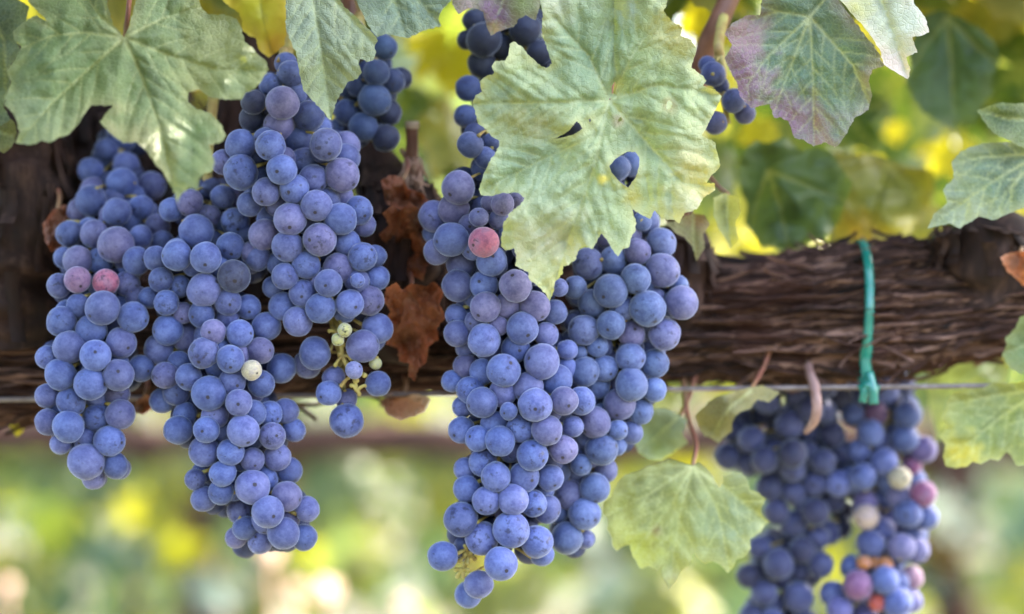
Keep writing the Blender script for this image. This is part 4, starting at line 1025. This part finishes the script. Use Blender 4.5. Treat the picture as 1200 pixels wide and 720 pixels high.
Ff = [(752,260,11,2),(775,285,17,1),(747,295,15,1),(770,297,14,1),(689,309,18,0),(719,305,16,1),(776,317,19,0),(745,327,17,0),(716,341,19,0),(674,337,13,0),(694,356,16,0),(799,355,19,0),(795,335,12,2),(759,362,20,0),(729,362,15,2),(716,381,16,0),(684,387,17,0),(779,392,18,0),(740,392,15,1,PURP),(700,406,12,1),(740,412,15,2),(765,412,14,2),(679,414,9,1),
 (739,419,16,1),(767,426,16,1),(685,436,17,0),(709,432,15,1),(700,452,15,1),(740,451,18,0),(767,457,14,1),(726,474,18,0),(751,482,15,1),(697,495,18,0),(724,504,11,1),(740,507,13,2),(705,527,18,0),(722,522,12,2),(681,545,12,0),(710,551,14,2),(697,572,17,0),(666,579,16.5,0),(685,602,18,0),(664,631,18,0),(686,632,11,2),(725,197,14,0),(741,193,14,1)]
bunch('bright blue bunch bulging out from behind the right side of the central bunch', Ff, .052, (.072, .104, .246), PURP, [(735,205,34),(740,250,36),(700,260,40),(660,560,26),(680,340,30),(660,500,32),(655,540,30),(660,450,34),(650,610,24),(665,400,30)], fill=140, seed=6, depth=.85, peduncle=[(760,80,.11),(745,140,.08)])
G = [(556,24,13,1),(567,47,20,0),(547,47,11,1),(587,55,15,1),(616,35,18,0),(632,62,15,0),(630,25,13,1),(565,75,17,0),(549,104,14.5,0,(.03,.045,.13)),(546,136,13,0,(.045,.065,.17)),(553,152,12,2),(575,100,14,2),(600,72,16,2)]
bunch('bunch at the top with its shade put into a near black colour, left of the pale central leaf', G, .075, (.016,.02,.045), (.012,.015,.03), [(600,100,36),(610,140,30),(600,20,30),(660,140,45),(690,110,36)], fill=90, seed=7, depth=.8, peduncle=[(620,-50,.12),(600,-10,.09)])  # near black base and alt colours carry the shade on this bunch
H = [(836,87,14,0),(829,76,10,2),(860,118,14,0),(873,133,12,0),(838,144,13,0),(868,125,10,2),(845,100,9,2)]
bunch('tiny cluster of dark berries between the central leaf and the purple flushed leaf', H, .05, (.04,.05,.13), PURP, [], fill=0, seed=8, depth=.5, peduncle=[(850,10,.09),(842,50,.06)], dark=.2)
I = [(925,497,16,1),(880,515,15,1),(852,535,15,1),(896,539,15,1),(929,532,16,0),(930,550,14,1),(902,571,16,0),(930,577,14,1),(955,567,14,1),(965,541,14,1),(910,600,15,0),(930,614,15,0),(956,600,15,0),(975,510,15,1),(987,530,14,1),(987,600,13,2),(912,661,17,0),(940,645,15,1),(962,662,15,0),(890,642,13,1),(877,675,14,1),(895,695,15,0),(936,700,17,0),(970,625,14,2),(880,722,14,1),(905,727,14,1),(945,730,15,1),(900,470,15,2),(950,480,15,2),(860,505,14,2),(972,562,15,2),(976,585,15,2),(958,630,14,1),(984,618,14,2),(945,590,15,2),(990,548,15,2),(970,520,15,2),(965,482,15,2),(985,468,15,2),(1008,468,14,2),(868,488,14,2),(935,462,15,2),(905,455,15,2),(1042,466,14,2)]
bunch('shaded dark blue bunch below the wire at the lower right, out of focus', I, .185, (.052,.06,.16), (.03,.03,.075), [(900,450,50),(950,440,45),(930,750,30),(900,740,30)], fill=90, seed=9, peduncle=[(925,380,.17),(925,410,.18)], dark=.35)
J = [(999,486,13,1,DEEP),(1026,485,14,1,(.09,.045,.10)),(1064,486,16,0),(1020,507,15,0),(1060,514,16,0),(1082,527,15,1),(1006,529,14,1),(1036,541,15,0),(1011,559,15,0),(982,567,15,0),(1014,588,14,1),(1069,545,11,1,MAG),(1054,560,13,0,CREAM),(1055,582,15,1,PURP),(1082,579,15,0,MAG),(1015,606,14,0,(.42,.32,.27)),(1064,602,16,0),(1085,606,14,1),(1020,637,16,0),(1056,641,16,0,PURP),(1075,645,14,1,PURP),(997,665,13,1),(1005,686,17,0,(.16,.07,.17)),(1037,680,16,0),(1052,684,14,1),(1068,677,14,1,ROSE),(975,695,14,1),(984,714,15,0),(1052,706,17,0),(1066,705,14,1,PURP),(1015,724,14,1),(1028,706,10,0,RED),(1012,660,8,0,AMB),(1037,662,9,0,AMB),(1024,660,7,1,AMB),(1070,625,12,2),(1046,735,15,1),(1000,742,15,1)]
bunch('reddish purple bunch at the lower right with cream, rose and amber berries', J, .18, BLUE, (.12,.09,.24), [(1030,460,40),(1060,450,34),(1030,750,34)], fill=50, seed=10, peduncle=[(1045,380,.17),(1040,420,.18)], dark=.1)

# ------------------------------------------------------------------ soft leaves close behind, one by one
def back_leaves():
    spots = [  # px, py, depth, size m, kind, label
        (502,105,.62,.060,'pale','blurred whitish sunlit leaf above the pruned stub'),
        (520,150,.40,.062,'olive','blurred olive backlit leaf right of the pruned stub'),
        (500,190,.42,.055,'green','blurred bright green leaf behind the pruned stub'),
        (528,60,.45,.055,'yellow','blurred yellow leaf below the top grey green leaf'),
        (515,30,.55,.05,'yellow','blurred yellow leaf peeping under the top grey green leaf'),
        (480,75,.66,.085,'grey','blurred grey green leaf right of the small dark blue bunch'),
        (470,120,.5,.055,'green','blurred mid green leaf beside the small dark blue bunch'),
        (140,15,.35,.05,'yellow','blurred yellow leaf seen through the notch of the corner leaf'),
        (20,60,.35,.05,'yellow','blurred yellow leaf at the left edge behind the corner leaf'),
        (235,120,.30,.055,'olive','blurred olive leaf seen through the side notch of the corner leaf'),
        (15,150,.3,.045,'olive','blurred olive leaf at the left edge below the corner leaf'),
        (890,150,.38,.032,'yellow','blurred yellow leaf right of the tiny dark cluster'),
        (905,215,.45,.035,'yellow','blurred yellow leaf left of the dark green resting leaf'),
        (870,30,.4,.06,'green','blurred green leaf behind the red brown cane'),
        (840,15,.45,.055,'yellow','blurred yellow leaf behind the top of the red brown cane'),
        (1010,165,.52,.016,'yellow','tiny yellow scrap added as a light sparkle under the purple flushed leaf'),  # this and the next three: scraps coloured and sized as sparkles of backlight
        (1050,150,.56,.020,'yellow','tiny yellow scrap added as a light sparkle in the sunlit gap left of the dark shaded leaf'),
        (1030,190,.5,.013,'yellow','tiny yellow scrap added as a light sparkle above the olive brown leaf'),
        (1085,175,.55,.018,'yellow','tiny yellow scrap added as a light sparkle in the sunlit gap below the dark shaded leaf'),
        (1120,175,.52,.045,'yellow','blurred yellow leaf scrap left of the small dark green edge leaf'),
        (1110,5,.45,.06,'olive','blurred yellow green leaf at the top right behind the dark shaded leaf'),
        (1165,20,.40,.06,'olive','blurred olive leaf in the top right corner'),
        (1190,80,.36,.065,'green','blurred dark green leaf at the right edge above the small edge leaf'),
        (1160,120,.5,.05,'green','blurred green leaf right of the dark shaded leaf'),
        (1060,240,.36,.05,'olive','blurred olive leaf behind the olive brown leaf'),
        (850,190,.42,.05,'green','blurred green leaf right of the central leaf edge'),
        (985,130,.34,.05,'green','blurred mid green leaf behind the lower right edge of the purple flushed leaf'),
        (660,-10,.3,.06,'green','blurred green leaf at the top edge behind the central leaf'),
        (790,10,.3,.055,'green','blurred green leaf behind the upper right of the central leaf'),
        (1000,150,.72,.12,'green','large blurred green leaf behind the yellow sparkle scraps'),
        (1090,130,.75,.12,'green','large blurred green leaf behind the gap left of the dark shaded leaf'),
        (930,160,.7,.11,'green','large blurred green leaf behind the gap under the tiny dark cluster'),
        (1070,235,.68,.11,'green','large blurred green leaf low behind the olive brown leaf'),
        (1150,230,.6,.06,'green','blurred green leaf behind the grey green edge leaf'),
        (1045,100,.62,.06,'green','blurred green leaf behind the tip of the pale folded leaf'),
        (252,8,.4,.055,'olive','blurred olive leaf at the top edge right of the corner leaf'),
        (330,40,.36,.06,'olive','blurred olive leaf behind the yellow backlit leaf'),
    ]
    rnd = random.Random(77)
    for (px, py, y, s, kd, lab) in spots:
        me = rnd.choice(LEAFSETS[kd])
        o = bpy.data.objects.new('vine_leaf', me); C.objects.link(o)
        o.location = P(px, py, y)
        o.rotation_euler = rand_rot(rnd, Vector((0, -1, .3)), .35).to_euler()
        o.scale = (s * .62,) * 3
        tag(o, lab, 'leaf', 'soft leaves behind the bunches')
        if kd == 'green': o.color = (.55, .68, .45, 1)
back_leaves()
